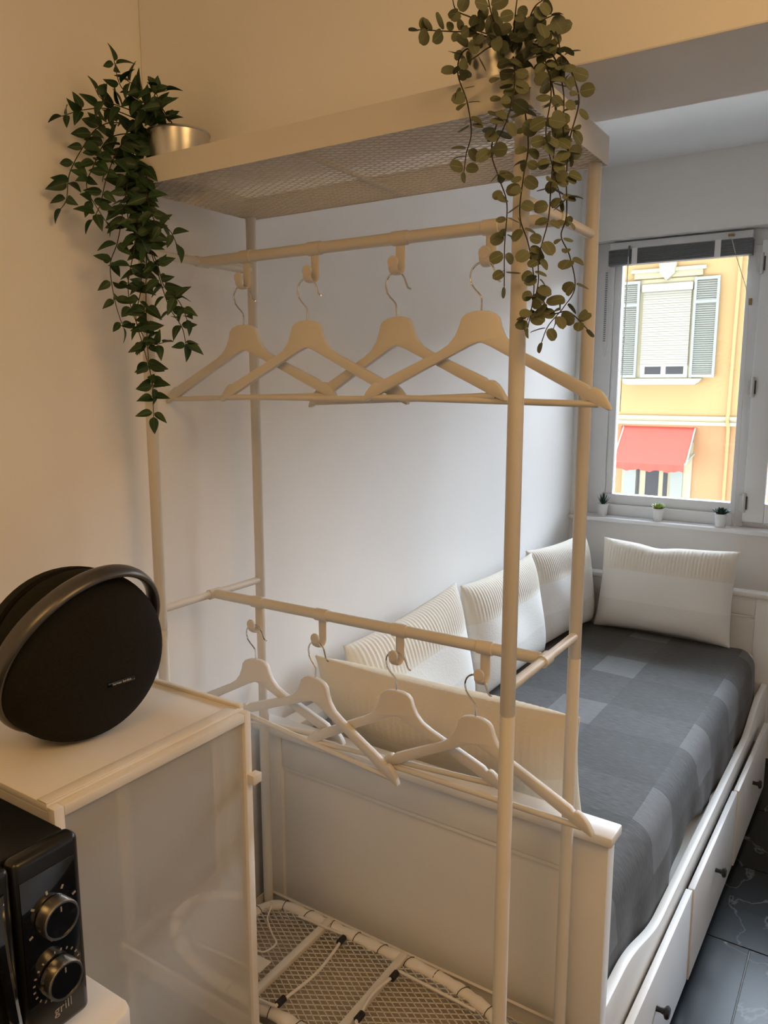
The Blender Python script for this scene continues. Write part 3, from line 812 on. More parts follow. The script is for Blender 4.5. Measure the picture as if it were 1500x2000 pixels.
# mattress and bedspread
mt = obj('mattress', MB().box((BX0 + 0.05, ya + 0.03, 0.320), (0.790, yb - 0.02, 0.580)), 'mattress', None, 0.03, 4)
tag(mt, 'pale blue-white mattress under the grey bedspread', 'mattress')
def bedspread():
    XL, XR, ZT, R = BX0 + 0.035, 0.806, 0.600, 0.065
    y0, y1 = ya + 0.012, yb - 0.012
    cross = []           # (x, z, s) across, s = cloth length
    s = 0.0
    nx = 26
    for k in range(nx + 1):
        x = XL + (XR - R - XL) * k / nx
        cross.append((x, ZT, x))
    s0 = XR - R
    for k in range(1, 9):
        th = math.pi / 2 * k / 8
        cross.append((XR - R + R * math.sin(th), ZT - R + R * math.cos(th), s0 + R * th))
    s1 = s0 + R * math.pi / 2
    for k in range(1, 11):
        d = 0.205 * k / 10
        cross.append((XR + 0.010 * math.sin(k / 10 * 2.0), ZT - R - d, s1 + d))
    ny = 110
    vs, uvs, fs = [], [], []
    m = len(cross)
    rnd = random.Random(3)
    for j in range(ny + 1):
        t = j / ny
        y = y0 + (y1 - y0) * t
        de = min(y - y0, y1 - y)
        re = 0.07 if (y1 - y) < (y - y0) else 0.05
        drop = 0.0
        if de < re:
            drop = re - math.sqrt(max(0, re * re - (re - de) ** 2))
        for i, (x, z, s) in enumerate(cross):
            hang = max(0.0, (s - s1) / 0.205)
            cor = max(0.0, min(1.0, (s - s0 + 0.05) / 0.1))
            inn = 0.0
            if (y1 - y) < 0.10:
                inn = -cor * 0.06 * (1 - (y1 - y) / 0.10) ** 2
            if (y - y0) < 0.10:
                inn = -cor * 0.018 * (1 - (y - y0) / 0.10) ** 2
            # hem height varies so that the pale mattress edge shows once
            lift = 1.0
            fold = 0.007 * hang * math.sin(y * 14.0 + 1.0) + 0.004 * hang * math.sin(y * 33.0)
            zz = z - drop * (1 - 0.4 * hang)
            if hang > 0:
                g = math.exp(-((y - 1.30) / 0.17) ** 2)
                zz = z + (ZT - R - z) * 0.38 * g - drop * 0.4
            wr = 0.0016 * math.sin(x * 21 + y * 9) * math.sin(y * 17 - x * 5)
            vs.append((min(x + inn + fold, 0.8195), y, zz + wr))
            uvs.append((s, y))
    for j in range(ny):
        for i in range(m - 1):
            a = j * m + i
            fs.append((a, a + 1, a + m + 1, a + m))
    me = bpy.data.meshes.new('bedspread')
    me.from_pydata(vs, [], fs)
    uvl = me.uv_layers.new(name='cloth')
    for lp in me.loops:
        uvl.data[lp.index].uv = uvs[lp.vertex_index]
    for p in me.polygons: p.use_smooth = True
    me.materials.append(M['plaid'])
    o = bpy.data.objects.new('bedspread', me); COL.objects.link(o)
    sm = o.modifiers.new('thick', 'SOLIDIFY'); sm.thickness = 0.005; sm.offset = -1
    return o
cover = tag(bedspread(), 'grey plaid bedspread draped over the daybed mattress', 'bedspread')

# cushions: stand with their lower edge at the object's origin, thin corners, ribbed upper third
def cushion_mesh(W, H, T, seed, dent=0.0, rib=0.0015):
    rnd = random.Random(seed)
    nu, nv = 240, 40
    ph = [rnd.uniform(0, 6.28) for _ in range(6)]
    verts, faces = [], []
    def pt(u, v, side):
        a, b = 2 * u - 1, 2 * v - 1
        # soft pillow outline: sides drawn in between the corner points
        x = a * W / 2 * (1 - 0.045 * (1 - b * b)  * abs(a) ** 3)
        z = H / 2 + b * H / 2 * (1 - 0.07 * (1 - a * a) * abs(b) ** 3)
        th = T / 2 * (max(0, 1 - a ** 4) ** 0.55) * (max(0, 1 - b ** 4) ** 0.55)
        th += 0.006 * math.sin(5 * a + ph[0]) * math.sin(4 * b + ph[1]) * (1 - a * a) * (1 - b * b)
        if v > 0.66:
            th += rib * math.sin(u * 2 * math.pi * 40) * min(1, (v - 0.66) * 20) * (1 - a ** 8)
        if dent:
            z -= dent * math.exp(-((a + 0.15) / 0.22) ** 2) * max(0, b) ** 2
        edge = 0.003 if (abs(a) == 1 or abs(b) == 1) else 0
        return (x, side * (th + edge), z)
    for side in (-1, 1):
        base = len(verts)
        for j in range(nv + 1):
            for i in range(nu + 1):
                verts.append(pt(i / nu, j / nv, side))
        for j in range(nv):
            for i in range(nu):
                a = base + j * (nu + 1) + i
                q = (a, a + 1, a + nu + 2, a + nu + 1)
                faces.append(q if side == -1 else tuple(reversed(q)))
    n1 = (nu + 1) * (nv + 1)
    rim = [i for i in range(nu + 1)] + [j * (nu + 1) + nu for j in range(1, nv + 1)] + [nv * (nu + 1) + i for i in range(nu - 1, -1, -1)] + [j * (nu + 1) for j in range(nv - 1, 0, -1)]
    for k in range(len(rim)):
        a, b = rim[k], rim[(k + 1) % len(rim)]
        faces.append((b, a, a + n1, b + n1))
    me = bpy.data.meshes.new('cushion')
    me.from_pydata(verts, [], faces)
    for p in me.polygons: p.use_smooth = True
    return me
def cushion(loc, yaw, lean, W, H, T, seed, m, label, dent=0.0, roll=0.0, rib=0.0015):
    me = cushion_mesh(W, H, T, seed, dent, rib)
    me.materials.append(M[m])
    o = bpy.data.objects.new('cushion', me); COL.objects.link(o)
    o.rotation_mode = 'QUATERNION'
    o.rotation_quaternion = (Matrix.Rotation(yaw, 3, 'Z') @ Matrix.Rotation(-lean, 3, 'X') @ Matrix.Rotation(roll, 3, 'Y')).to_quaternion()
    o.location = loc
    tag(o, label, 'cushion', 'ribbed cushions on the daybed')
    return o
H2 = math.pi / 2
# local -y is the front face; yaw +90 deg turns it to +x
cushion((0.085, 0.985, 0.606), H2, math.radians(10), 0.68, 0.425, 0.13, 1, 'cushion', 'white ribbed cushion against the wall, beside the footboard cushion', roll=math.radians(-3))
cushion((0.085, 1.660, 0.604), H2, math.radians(10), 0.645, 0.425, 0.13, 2, 'cushion', 'white ribbed cushion against the wall, in the middle of its row of three')
cushion((0.085, 2.262, 0.604), H2 - 0.12, math.radians(9), 0.56, 0.43, 0.13, 3, 'cushion', 'white ribbed cushion against the wall, in the corner by the window')
hc = cushion((0.402, 2.448, 0.606), 0.0, math.radians(-13) * -1, 0.60, 0.42, 0.17, 4, 'cushion', 'wide white ribbed cushion leaning on the headboard below the window', dent=0.012)
cushion((0.372, 0.625, 0.606), math.pi, math.radians(17), 0.72, 0.43, 0.15, 5, 'cushion_warm_lit', 'cream cushion coloured as warmly lit, leaning on the inside of the footboard', rib=0.0005)

# the daybed stands slightly askew: its far end a little off the wall
bpy.context.view_layer.update()
piv = Vector((BX0, FY, 0))
SK = Matrix.Translation(piv + Vector((0, 0.014, 0))) @ Matrix.Rotation(math.radians(-1.25), 4, 'Z') @ Matrix.Translation(-piv)
for o in (bed, mt, cover, hc):
    o.matrix_world = SK @ o.matrix_world

L_STRANDS = [
    [(0.061,0.01,2.206),(0.049,-0.037,2.23),(0.044,-0.071,2.247),(0.037,-0.077,2.288)],
    [(0.047,0.01,2.208),(0.029,-0.044,2.219),(0.014,-0.087,2.226),(0.004,-0.094,2.243)],
    [(0.033,0.01,2.202),(-0.001,-0.054,2.221),(-0.015,-0.104,2.21),(-0.052,-0.125,2.2)],
    [(0.032,0.01,2.193),(-0.03,-0.02,2.213),(-0.033,-0.065,2.193),(-0.026,-0.106,2.147),(-0.051,-0.118,2.104),(-0.06,-0.121,2.061),(-0.071,-0.126,2.045)],
    [(0.018,0.01,2.195),(-0.031,-0.04,2.182),(-0.013,-0.097,2.112),(-0.025,-0.102,2.078),(-0.001,-0.085,2.023)],
    [(0.032,0.01,2.193),(-0.003,-0.033,2.17),(0.011,-0.083,2.103),(-0.006,-0.09,2.051),(-0.021,-0.097,2.025)],
    [(0.032,0.01,2.193),(0.002,-0.015,2.155),(0.012,-0.046,2.075),(0.017,-0.073,1.989),(0.0,-0.08,1.944),(0.003,-0.076,1.88),(0.012,-0.068,1.833)],
    [(0.039,0.01,2.192),(0.01,-0.01,2.146),(0.025,-0.031,2.058),(0.039,-0.054,1.98),(0.027,-0.064,1.907),(0.033,-0.058,1.851),(0.054,-0.045,1.804),(0.093,-0.045,1.803)],
    [(0.046,0.01,2.19),(0.021,-0.009,2.127),(0.029,-0.029,2.012),(0.044,-0.048,1.907),(0.036,-0.057,1.851),(0.044,-0.049,1.795),(0.053,-0.042,1.738),(0.058,-0.045,1.666)],
    [(0.046,0.01,2.19),(0.041,-0.021,2.103),(0.084,-0.045,2.022),(0.123,-0.045,2.0),(0.141,-0.045,1.972)],
    [(0.046,0.01,2.19),(0.022,-0.012,2.099),(0.05,-0.03,1.992),(0.09,-0.045,1.923),(0.114,-0.045,1.867),(0.145,-0.045,1.829),(0.153,-0.045,1.8)],
    [(0.045,0.01,2.182),(0.002,-0.015,2.128),(0.013,-0.044,2.03),(0.079,-0.045,1.96),(0.103,-0.045,1.904),(0.141,-0.045,1.874),(0.159,-0.045,1.842)],
    [(0.046,0.01,2.19),(0.036,-0.014,2.06),(0.052,-0.04,1.944),(0.054,-0.047,1.87),(0.051,-0.045,1.776),(0.062,-0.045,1.719)],
    [(0.075,0.01,2.205),(0.099,-0.045,2.227),(0.132,-0.045,2.231)],
    [(0.075,0.01,2.205),(0.078,-0.049,2.238),(0.056,-0.064,2.255)],
    [(0.061,0.01,2.206),(0.08,-0.047,2.217),(0.063,-0.058,2.23)],
    [(0.081,0.01,2.202),(0.117,-0.045,2.207),(0.1,-0.045,2.243)],
]
R_STRANDS = [
    [(0.747,0.015,2.188),(0.726,-0.039,2.19),(0.693,-0.05,2.196),(0.641,-0.05,2.21)],
    [(0.739,0.015,2.196),(0.726,-0.039,2.206),(0.701,-0.05,2.22),(0.694,-0.05,2.241)],
    [(0.739,0.015,2.196),(0.753,-0.05,2.202),(0.745,-0.05,2.234)],
    [(0.754,0.015,2.193),(0.786,-0.05,2.194),(0.789,-0.05,2.22)],
    [(0.762,0.015,2.191),(0.817,-0.047,2.179),(0.829,-0.03,2.191)],
    [(0.739,0.015,2.19),(0.697,-0.012,2.186),(0.698,-0.039,2.148),(0.719,-0.05,2.102),(0.726,-0.05,2.062),(0.719,-0.05,2.037),(0.716,-0.05,2.014)],
    [(0.743,0.015,2.182),(0.757,-0.008,2.12),(0.753,-0.031,2.069),(0.757,-0.05,2.031),(0.769,-0.05,1.997),(0.781,-0.05,1.963),(0.779,-0.05,1.91),(0.78,-0.05,1.857)],
    [(0.754,0.015,2.183),(0.783,-0.039,2.118),(0.779,-0.05,2.072),(0.761,-0.05,2.04)],
    [(0.762,0.015,2.185),(0.781,-0.008,2.115),(0.801,-0.031,2.041),(0.804,-0.05,1.998),(0.8,-0.05,1.947),(0.814,-0.05,1.907),(0.823,-0.05,1.854),(0.816,-0.05,1.801)],
    [(0.777,0.015,2.184),(0.814,-0.001,2.136),(0.83,-0.011,2.08),(0.835,-0.026,2.025),(0.835,-0.032,1.985),(0.834,-0.035,1.94),(0.827,-0.046,1.893),(0.827,-0.047,1.854),(0.815,-0.05,1.811)],
    [(0.784,0.015,2.183),(0.83,0.008,2.155),(0.846,0.006,2.126),(0.855,0.006,2.093),(0.849,-0.006,2.046),(0.849,-0.014,2.0),(0.851,-0.014,1.948),(0.847,-0.02,1.921),(0.856,-0.01,1.896),(0.863,-0.004,1.856),(0.853,-0.017,1.829),(0.839,-0.035,1.804),(0.833,-0.042,1.782)],
    [(0.784,0.015,2.183),(0.825,-0.012,2.149),(0.842,-0.017,2.101),(0.844,-0.017,2.05),(0.851,-0.01,2.023)],
    [(0.827,-0.047,1.854),(0.837,-0.024,1.822),(0.858,-0.011,1.823),(0.877,0.011,1.801)],
    [(0.788,0.015,2.185),(0.828,-0.022,2.176),(0.837,-0.022,2.153),(0.84,-0.019,2.128)],
    [(0.754,0.015,2.189),(0.754,-0.05,2.177),(0.72,-0.05,2.194)],
    [(0.754,0.015,2.186),(0.749,-0.039,2.169),(0.732,-0.05,2.157),(0.709,-0.05,2.149)],
    [(0.769,0.015,2.189),(0.81,-0.05,2.194),(0.82,-0.041,2.207)],
    [(0.777,0.015,2.181),(0.811,-0.013,2.152),(0.831,-0.032,2.099),(0.828,-0.038,2.048),(0.836,-0.029,2.005),(0.845,-0.02,1.967)],
]

# ------------------------------------------------------------------ glass-door cabinet
CX0, CX1, CY0, CY1, CT = -0.085, 0.300, -0.472, -0.078, 1.150
cb = thing('glass_cabinet', (0.11, -0.275, 0), 'white cabinet with grey glass door under the round black speaker', 'cabinet')
bd = obj('body', MB().box((CX0, CY0, 0.02), (CX1, CY0 + 0.012, CT - 0.012)).box((CX0, CY1 - 0.012, 0.02), (CX1, CY1, CT - 0.012))
         .box((CX0, CY0 + 0.012, 0.02), (CX0 + 0.008, CY1 - 0.012, CT - 0.012)).box((CX0 + 0.008, CY0 + 0.012, 0.02), (CX1, CY1 - 0.012, 0.035)), 'cabinet', cb)
box('top_panel', (CX0, CY0, CT - 0.012), (CX1, CY1, CT), 'cabinet', cb, 0.0015)
for lo, hi in (((CX1 - 0.022, CY0, CT), (CX1, CY1 - 0.0105, CT + 0.0022)), ((CX0, CY1 - 0.010, CT), (CX1, CY1, CT + 0.006)), ((CX0, CY0, CT), (CX0 + 0.008, CY1 - 0.010, CT + 0.006))):
    box('top_rim', lo, hi, 'cabinet', cb, 0.001)
for z in (0.40, 0.78):
    box('inner_shelf', (CX0 + 0.008, CY0 + 0.012, z), (CX1 - 0.01, CY1 - 0.012, z + 0.012), 'cabinet', cb, 0)
DX0, DX1 = CX1 + 0.001, CX1 + 0.017
dr = obj('door', MB().box((DX0, CY0, 0.03), (DX1, CY0 + 0.016, CT - 0.004)).box((DX0, CY1 - 0.016, 0.03), (DX1, CY1, CT - 0.004))
         .box((DX0, CY0 + 0.016, CT - 0.020), (DX1, CY1 - 0.016, CT - 0.004)).box((DX0, CY0 + 0.016, 0.03), (DX1, CY1 - 0.016, 0.046)), 'cabinet', cb, 0.0015)
box('glass_pane', (DX0 + 0.005, CY0 + 0.016, 0.046), (DX0 + 0.009, CY1 - 0.016, CT - 0.020), 'door_glass', dr, 0, label='grey reflecting glass pane')
box('pull', (DX1, CY1 - 0.014, 1.012), (DX1 + 0.016, CY1 + 0.008, 1.030), 'cabinet', dr, 0.0015)

# ------------------------------------------------------------------ round speaker on the cabinet
SCN = Vector((0.150, -0.305, CT + 0.1415))
AXN = Vector((0.98, -0.16, 0.03)).normalized()
RGN = Vector((0.90, 0.03, -0.40)).normalized()
sp = thing('speaker', (SCN.x, SCN.y, CT), 'round black fabric speaker with grey ring handle on the glass cabinet', 'speaker')
def half_profile(t0, t1, R, p, n=18):
    out = []
    for k in range(n + 1):
        u = k / n
        out.append((R * (1 - u ** p) ** (1 / p) if u < 1 else 0.0, t0 + (t1 - t0) * u))
    return out
RS = 0.1405
front = [(RS * (max(0, 1 - (k / 20) ** 2.6)) ** (1 / 2.0), 0.010 + 0.072 * (k / 20)) for k in range(21)]
rear = [(RS * (max(0, 1 - (k / 20) ** 2.7)) ** (1 / 2.0), -0.010 - 0.092 * (k / 20)) for k in range(21)]
obj('front_grille', MB().lathe([(0, 0.009)] + front, 64, SCN, AXN), 'speaker_fabric', sp, label='black fabric front grille')
obj('rear_grille', MB().lathe([(0, -0.009)] + rear, 64, SCN, AXN), 'speaker_fabric', sp)
obj('waist', MB().lathe([(0, -0.012), (RS - 0.006, -0.012), (RS - 0.006, 0.012), (0, 0.012)], 64, SCN, AXN), 'black_plastic', sp)
uS = Vector((0, 0, 1)).cross(AXN).normalized(); wS = AXN.cross(uS)
uR = Vector((0, 0, 1)).cross(RGN).normalized(); wR = RGN.cross(uR)
rp = []
for k in range(96):
    th = 2 * math.pi * k / 96
    # the ring stands clear of the body towards its upper right, where it serves as the handle
    up = max(0.0, math.cos(th - math.radians(50)))
    rad = 0.1410 + 0.018 * up ** 2
    rp.append(SCN + (uR * math.cos(th) + wR * math.sin(th)) * rad)
obj('ring_handle', MB().tube(rp, 0.0165, 14, closed=True, flat=(1.0, 0.45, tuple(RGN))), 'speaker_ring', sp, smooth=60, label='dark grey metal ring handle')
lg = text_mesh('logo', 'harman kardon', 0.0056, 'logo_print')
R3 = Matrix((uS, wS, AXN)).transposed()
def on_front(a, b, lift=0.0006):
    r = math.hypot(a, b)
    u = (max(0.0, 1 - (r / RS) ** 2)) ** (1 / 2.6)
    return SCN + uS * a + wS * b + AXN * (0.010 + 0.072 * u + lift)
p0 = on_front(0.020, -0.030); p1 = on_front(0.048, -0.030)
ex = (on_front(0.044, -0.040) - on_front(0.020, -0.040)).normalized()
ey = (on_front(0.032, -0.034) - on_front(0.032, -0.046)).normalized()
ez = ex.cross(ey).normalized(); ey = ez.cross(ex)
rq = Matrix((ex, ey, ez)).transposed().to_quaternion()
pb = on_front(0.032, -0.040, 0.0016)
lb = obj('badge', MB().box((-0.025, -0.004, -0.0012), (0.025, 0.004, 0.0004)), 'black_gloss', sp, 0.0005, local=True)
lb.location = pb - sp.location; lb.rotation_mode = 'QUATERNION'; lb.rotation_quaternion = rq
lt = link_mesh('lettering', lg, lb, (0, 0, 0.0006))
lt['label'] = 'small silver lettering'

# ------------------------------------------------------------------ worktop, base unit and microwave
wt = obj('worktop', MB().prism([(-0.09, -1.60), (0.475, -1.60), (0.488, -1.59), (0.488, -0.505), (0.483, -0.492), (0.470, -0.487), (-0.09, -0.487)], lambda a, b, d: (a, b, d), 0.905, 0.938), 'worktop', None, 0.004)
tag(wt, 'white worktop with rounded corner under the black microwave', 'worktop')
bu = thing('base_unit', (0.18, -1.04, 0), 'white base unit carrying the worktop with the microwave', 'cabinet')
box('carcass', (-0.09, -1.60, 0.0), (0.435, -0.492, 0.904), 'cabinet', bu, 0.002)
for y0, y1 in ((-1.598, -1.048), (-1.044, -0.494)):
    d_ = box('door', (0.435, y0, 0.10), (0.453, y1, 0.898), 'cabinet', bu, 0.002)
    obj('handle', MB().tube([(0.47, y0 + 0.20, 0.85), (0.47, y1 - 0.20, 0.85)], 0.005, 10).box((0.453, y0 + 0.21, 0.847), (0.47, y0 + 0.216, 0.853)).box((0.453, y1 - 0.216, 0.847), (0.47, y1 - 0.21, 0.853)), 'chrome', d_)
MX0, MX1, MY0, MY1, MZ0, MZ1 = 0.085, 0.425, -0.965, -0.525, 0.950, 1.186
mw = thing('microwave', (0.26, -0.745, 0.938), 'black microwave oven with two silver-rimmed dials on the worktop', 'microwave')
box('case', (MX0, MY0, MZ0), (MX1, MY1 - 0.004, MZ1), 'black_plastic', mw, 0.004)
for fx in (0.12, 0.39):
    for fy in (MY0 + 0.03, MY1 - 0.035):
        obj('foot', MB().lathe([(0.012, 0.0), (0.014, 0.012)], 14, (fx, fy, 0.938)), 'rubber', mw)
PY = -0.612
pn = box('control_panel', (MX1, PY, MZ0 - 0.004), (MX1 + 0.026, MY1, MZ1 + 0.004), 'black_plastic', mw, 0.010, seg=4)
box('fascia', (MX1 + 0.025, PY + 0.006, MZ0 + 0.052), (MX1 + 0.0268, MY1 - 0.010, MZ1 - 0.022), 'black_gloss', pn, 0.0004)
md = box('door', (MX1, MY0, MZ0 - 0.004), (MX1 + 0.026, PY - 0.002, MZ1 + 0.004), 'black_plastic', mw, 0.008, seg=3)
box('door_window', (MX1 + 0.024, MY0 + 0.04, MZ0 + 0.03), (MX1 + 0.0275, PY - 0.035, MZ1 - 0.028), 'black_gloss', md, 0.001)
obj('door_grip', MB().tube(smooth_path([(MX1 + 0.024, PY - 0.020, MZ1 - 0.022), (MX1 + 0.032, PY - 0.024, MZ1 - 0.07), (MX1 + 0.034, PY - 0.022, 1.07), (MX1 + 0.030, PY - 0.012, MZ0 + 0.03)]), 0.008, 10), 'black_gloss', md)
XF = MX1 + 0.0268
tick = MB().box((-0.0005, -0.0022, -0.0010), (0.0003, 0.0022, 0.0010)).mesh('dial_mark', 'print', smooth=0)
for kz, marks, r0 in ((1.104, (20, 62, 100, 140, 205, 265), 0.0315), (1.024, tuple(range(-20, 262, 16)), 0.0300)):
    ky = -0.5685
    kn = obj('dial', MB().lathe([(0.0215, 0.0), (0.0235, 0.002), (0.0235, 0.017), (0.0225, 0.0195), (0.0205, 0.0195), (0.0203, 0.0175), (0.0, 0.0175)], 40, (XF, ky, kz), (1, 0, 0)), 'knob_metal', pn, label='silver-rimmed dial')
    obj('dial_face', MB().lathe([(0.0200, 0.0172), (0.0200, 0.0182), (0.0, 0.0184)], 36, (XF, ky, kz), (1, 0, 0)), 'black_gloss', kn)
    obj('pointer', MB().box((XF + 0.0184, ky - 0.0008, kz + 0.011), (XF + 0.0188, ky + 0.0008, kz + 0.0175)), 'print', kn)
    for a in marks:
        th = math.radians(a)
        q = Matrix.Rotation(-th, 3, 'X').to_quaternion() if False else Matrix.Rotation(th, 3, 'X').to_quaternion()
        mk = link_mesh('dial_mark', tick, pn, Vector((XF + 0.0003, ky + r0 * math.cos(th), kz + r0 * math.sin(th))) - wloc(pn), q, (1, 1.1 if len(marks) < 8 else 0.7, 1.3 if len(marks) < 8 else 0.9))
gm = text_mesh('lettering', 'grill', 0.0165, 'print')
link_mesh('lettering', gm, pn, Vector((MX1 + 0.0263, -0.563, MZ0 + 0.026)) - wloc(pn), Matrix(((0, 0, 1), (1, 0, 0), (0, 1, 0))).to_quaternion())['label'] = 'pale lettering'

# ------------------------------------------------------------------ succulents on the sill
def succulent(x, y, kind, label):
    z0 = OZ0
    t = thing('potted_succulent', (x, y, z0), label, 'plant', 'small succulents on the window sill')
    obj('pot', MB().lathe([(0.0, 0.0), (0.020, 0.0), (0.0215, 0.002), (0.027, 0.060), (0.0275, 0.062), (0.0245, 0.062), (0.024, 0.054), (0.0, 0.054)], 28, (x, y, z0)), 'pot_white', t, label='white ceramic pot')
    obj('soil', MB().lathe([(0.0, 0.052), (0.0238, 0.052), (0.02, 0.0565), (0.0, 0.058)], 16, (x, y, z0)), 'soil', t)
    rnd = random.Random(x)
    if kind == 'spiky':
        L, W, n, m = 0.066, 0.0105, 15, 'succ_dark'
    elif kind == 'lime':
        L, W, n, m = 0.036, 0.0150, 34, 'succ_light'
    else:
        L, W, n, m = 0.042, 0.0150, 28, 'succ_dark'
    lf = MB()
    sec = 7
    for k in range(sec + 1):
        u = k / sec
        if kind == 'spiky':
            w_ = W * (1 - u) ** 0.8 * (0.75 + 0.5 * min(1, u * 3))
        else:
            w_ = W * math.sin(math.pi * (0.12 + 0.86 * u)) ** 0.8
        for j in range(6):
            th = 2 * math.pi * j / 6
            lf.v.append((math.cos(th) * w_ / 2 if True else 0, math.sin(th) * w_ * 0.22 + 0.004 * u * u, u * L))
    for k in range(sec):
        for j in range(6):
            lf.f.append((k * 6 + j, k * 6 + (j + 1) % 6, (k + 1) * 6 + (j + 1) % 6, (k + 1) * 6 + j))
    lf.f.append(tuple(reversed(range(6)))); lf.f.append(tuple(sec * 6 + j for j in range(6)))
    me = lf.mesh('leaf', m, smooth=60)
    for k in range(n):
        a = k * 2.39996
        tilt = math.radians(8 + 60 * (k / n) ** 0.8) if kind != 'spiky' else math.radians(5 + 42 * (k / n))
        q = (Matrix.Rotation(a, 3, 'Z') @ Matrix.Rotation(tilt, 3, 'X')).to_quaternion()
        s = (0.75 + 0.35 * k / n) if kind != 'spiky' else 1.0 - 0.25 * k / n
        link_mesh('leaf', me, t, (0.006 * math.sin(a) * k / n, -0.006 * math.cos(a) * k / n, 0.058), q, s)
succulent(0.060, WY + 0.028, 'spiky', 'dark spiky succulent in a white pot on the sill')
succulent(0.335, WY + 0.020, 'lime', 'lime green rosette succulent in a white pot on the sill')
succulent(0.620, WY + 0.014, 'dark', 'dark green rosette succulent in a white pot on the sill')

# ------------------------------------------------------------------ trailing plants on top of the rack
def pot(parent, c, r0, r1, h):
    p = MB().lathe([(0.0, 0.0), (r0, 0.0), (r0 + 0.001, 0.003), (r1, h - 0.003), (r1 + 0.0022, h - 0.0015), (r1 + 0.0015, h + 0.001), (r1 - 0.001, h), (r0 - 0.002, 0.004), (0.0, 0.004)], 48, c)
    po = obj('pot', p, 'pot_metal', parent, label='galvanised metal pot')
    obj('soil', MB().lathe([(0.0, h * 0.5), (r1 - 0.008, h * 0.5), (r1 - 0.008, h - 0.02), (0.0, h - 0.012)], 20, c), 'soil', po)
def leaf_mesh(kind, L, W, fold, bend):
    """leaf along +x from its stalk; fold along the midrib, curved lengthwise"""
    m = MB()
    n = 8 if kind == 'pointed' else 9
    up = []
    for k in range(n + 1):
        u = k / n
        if kind == 'pointed':
            w_ = W / 2 * (math.sin(math.pi * u ** 0.72) ** 0.9) * (1 - 0.25 * u)
        else:
            w_ = W / 2 * math.sqrt(max(0, 1 - (2 * u - 1) ** 2)) ** 0.95
        z = -bend * u * u * L
        x = u * L
        up.append((x, w_, z))
    th = 0.0005
    for side in (1, -1):
        for x, w_, z in up:
            m.v.append((x, 0, z + side * th / 2))
            m.v.append((x, w_, z + fold * w_ + side * th / 2))
            m.v.append((x, -w_, z + fold * w_ + side * th / 2))
        b = 0 if side == 1 else 3 * (n + 1)
        for k in range(n):
            i = b + 3 * k
            qa = (i, i + 3, i + 4, i + 1); qb = (i, i + 2, i + 5, i + 3)
            m.f += [qa, qb] if side == 1 else [tuple(reversed(qa)), tuple(reversed(qb))]
    me = bpy.data.meshes.new('leaf')
    me.from_pydata(m.v, [], m.f)
    for p in me.polygons: p.use_smooth = True
    me.materials.append(M['leaf'] if kind == 'pointed' else M['euc'])
    return me
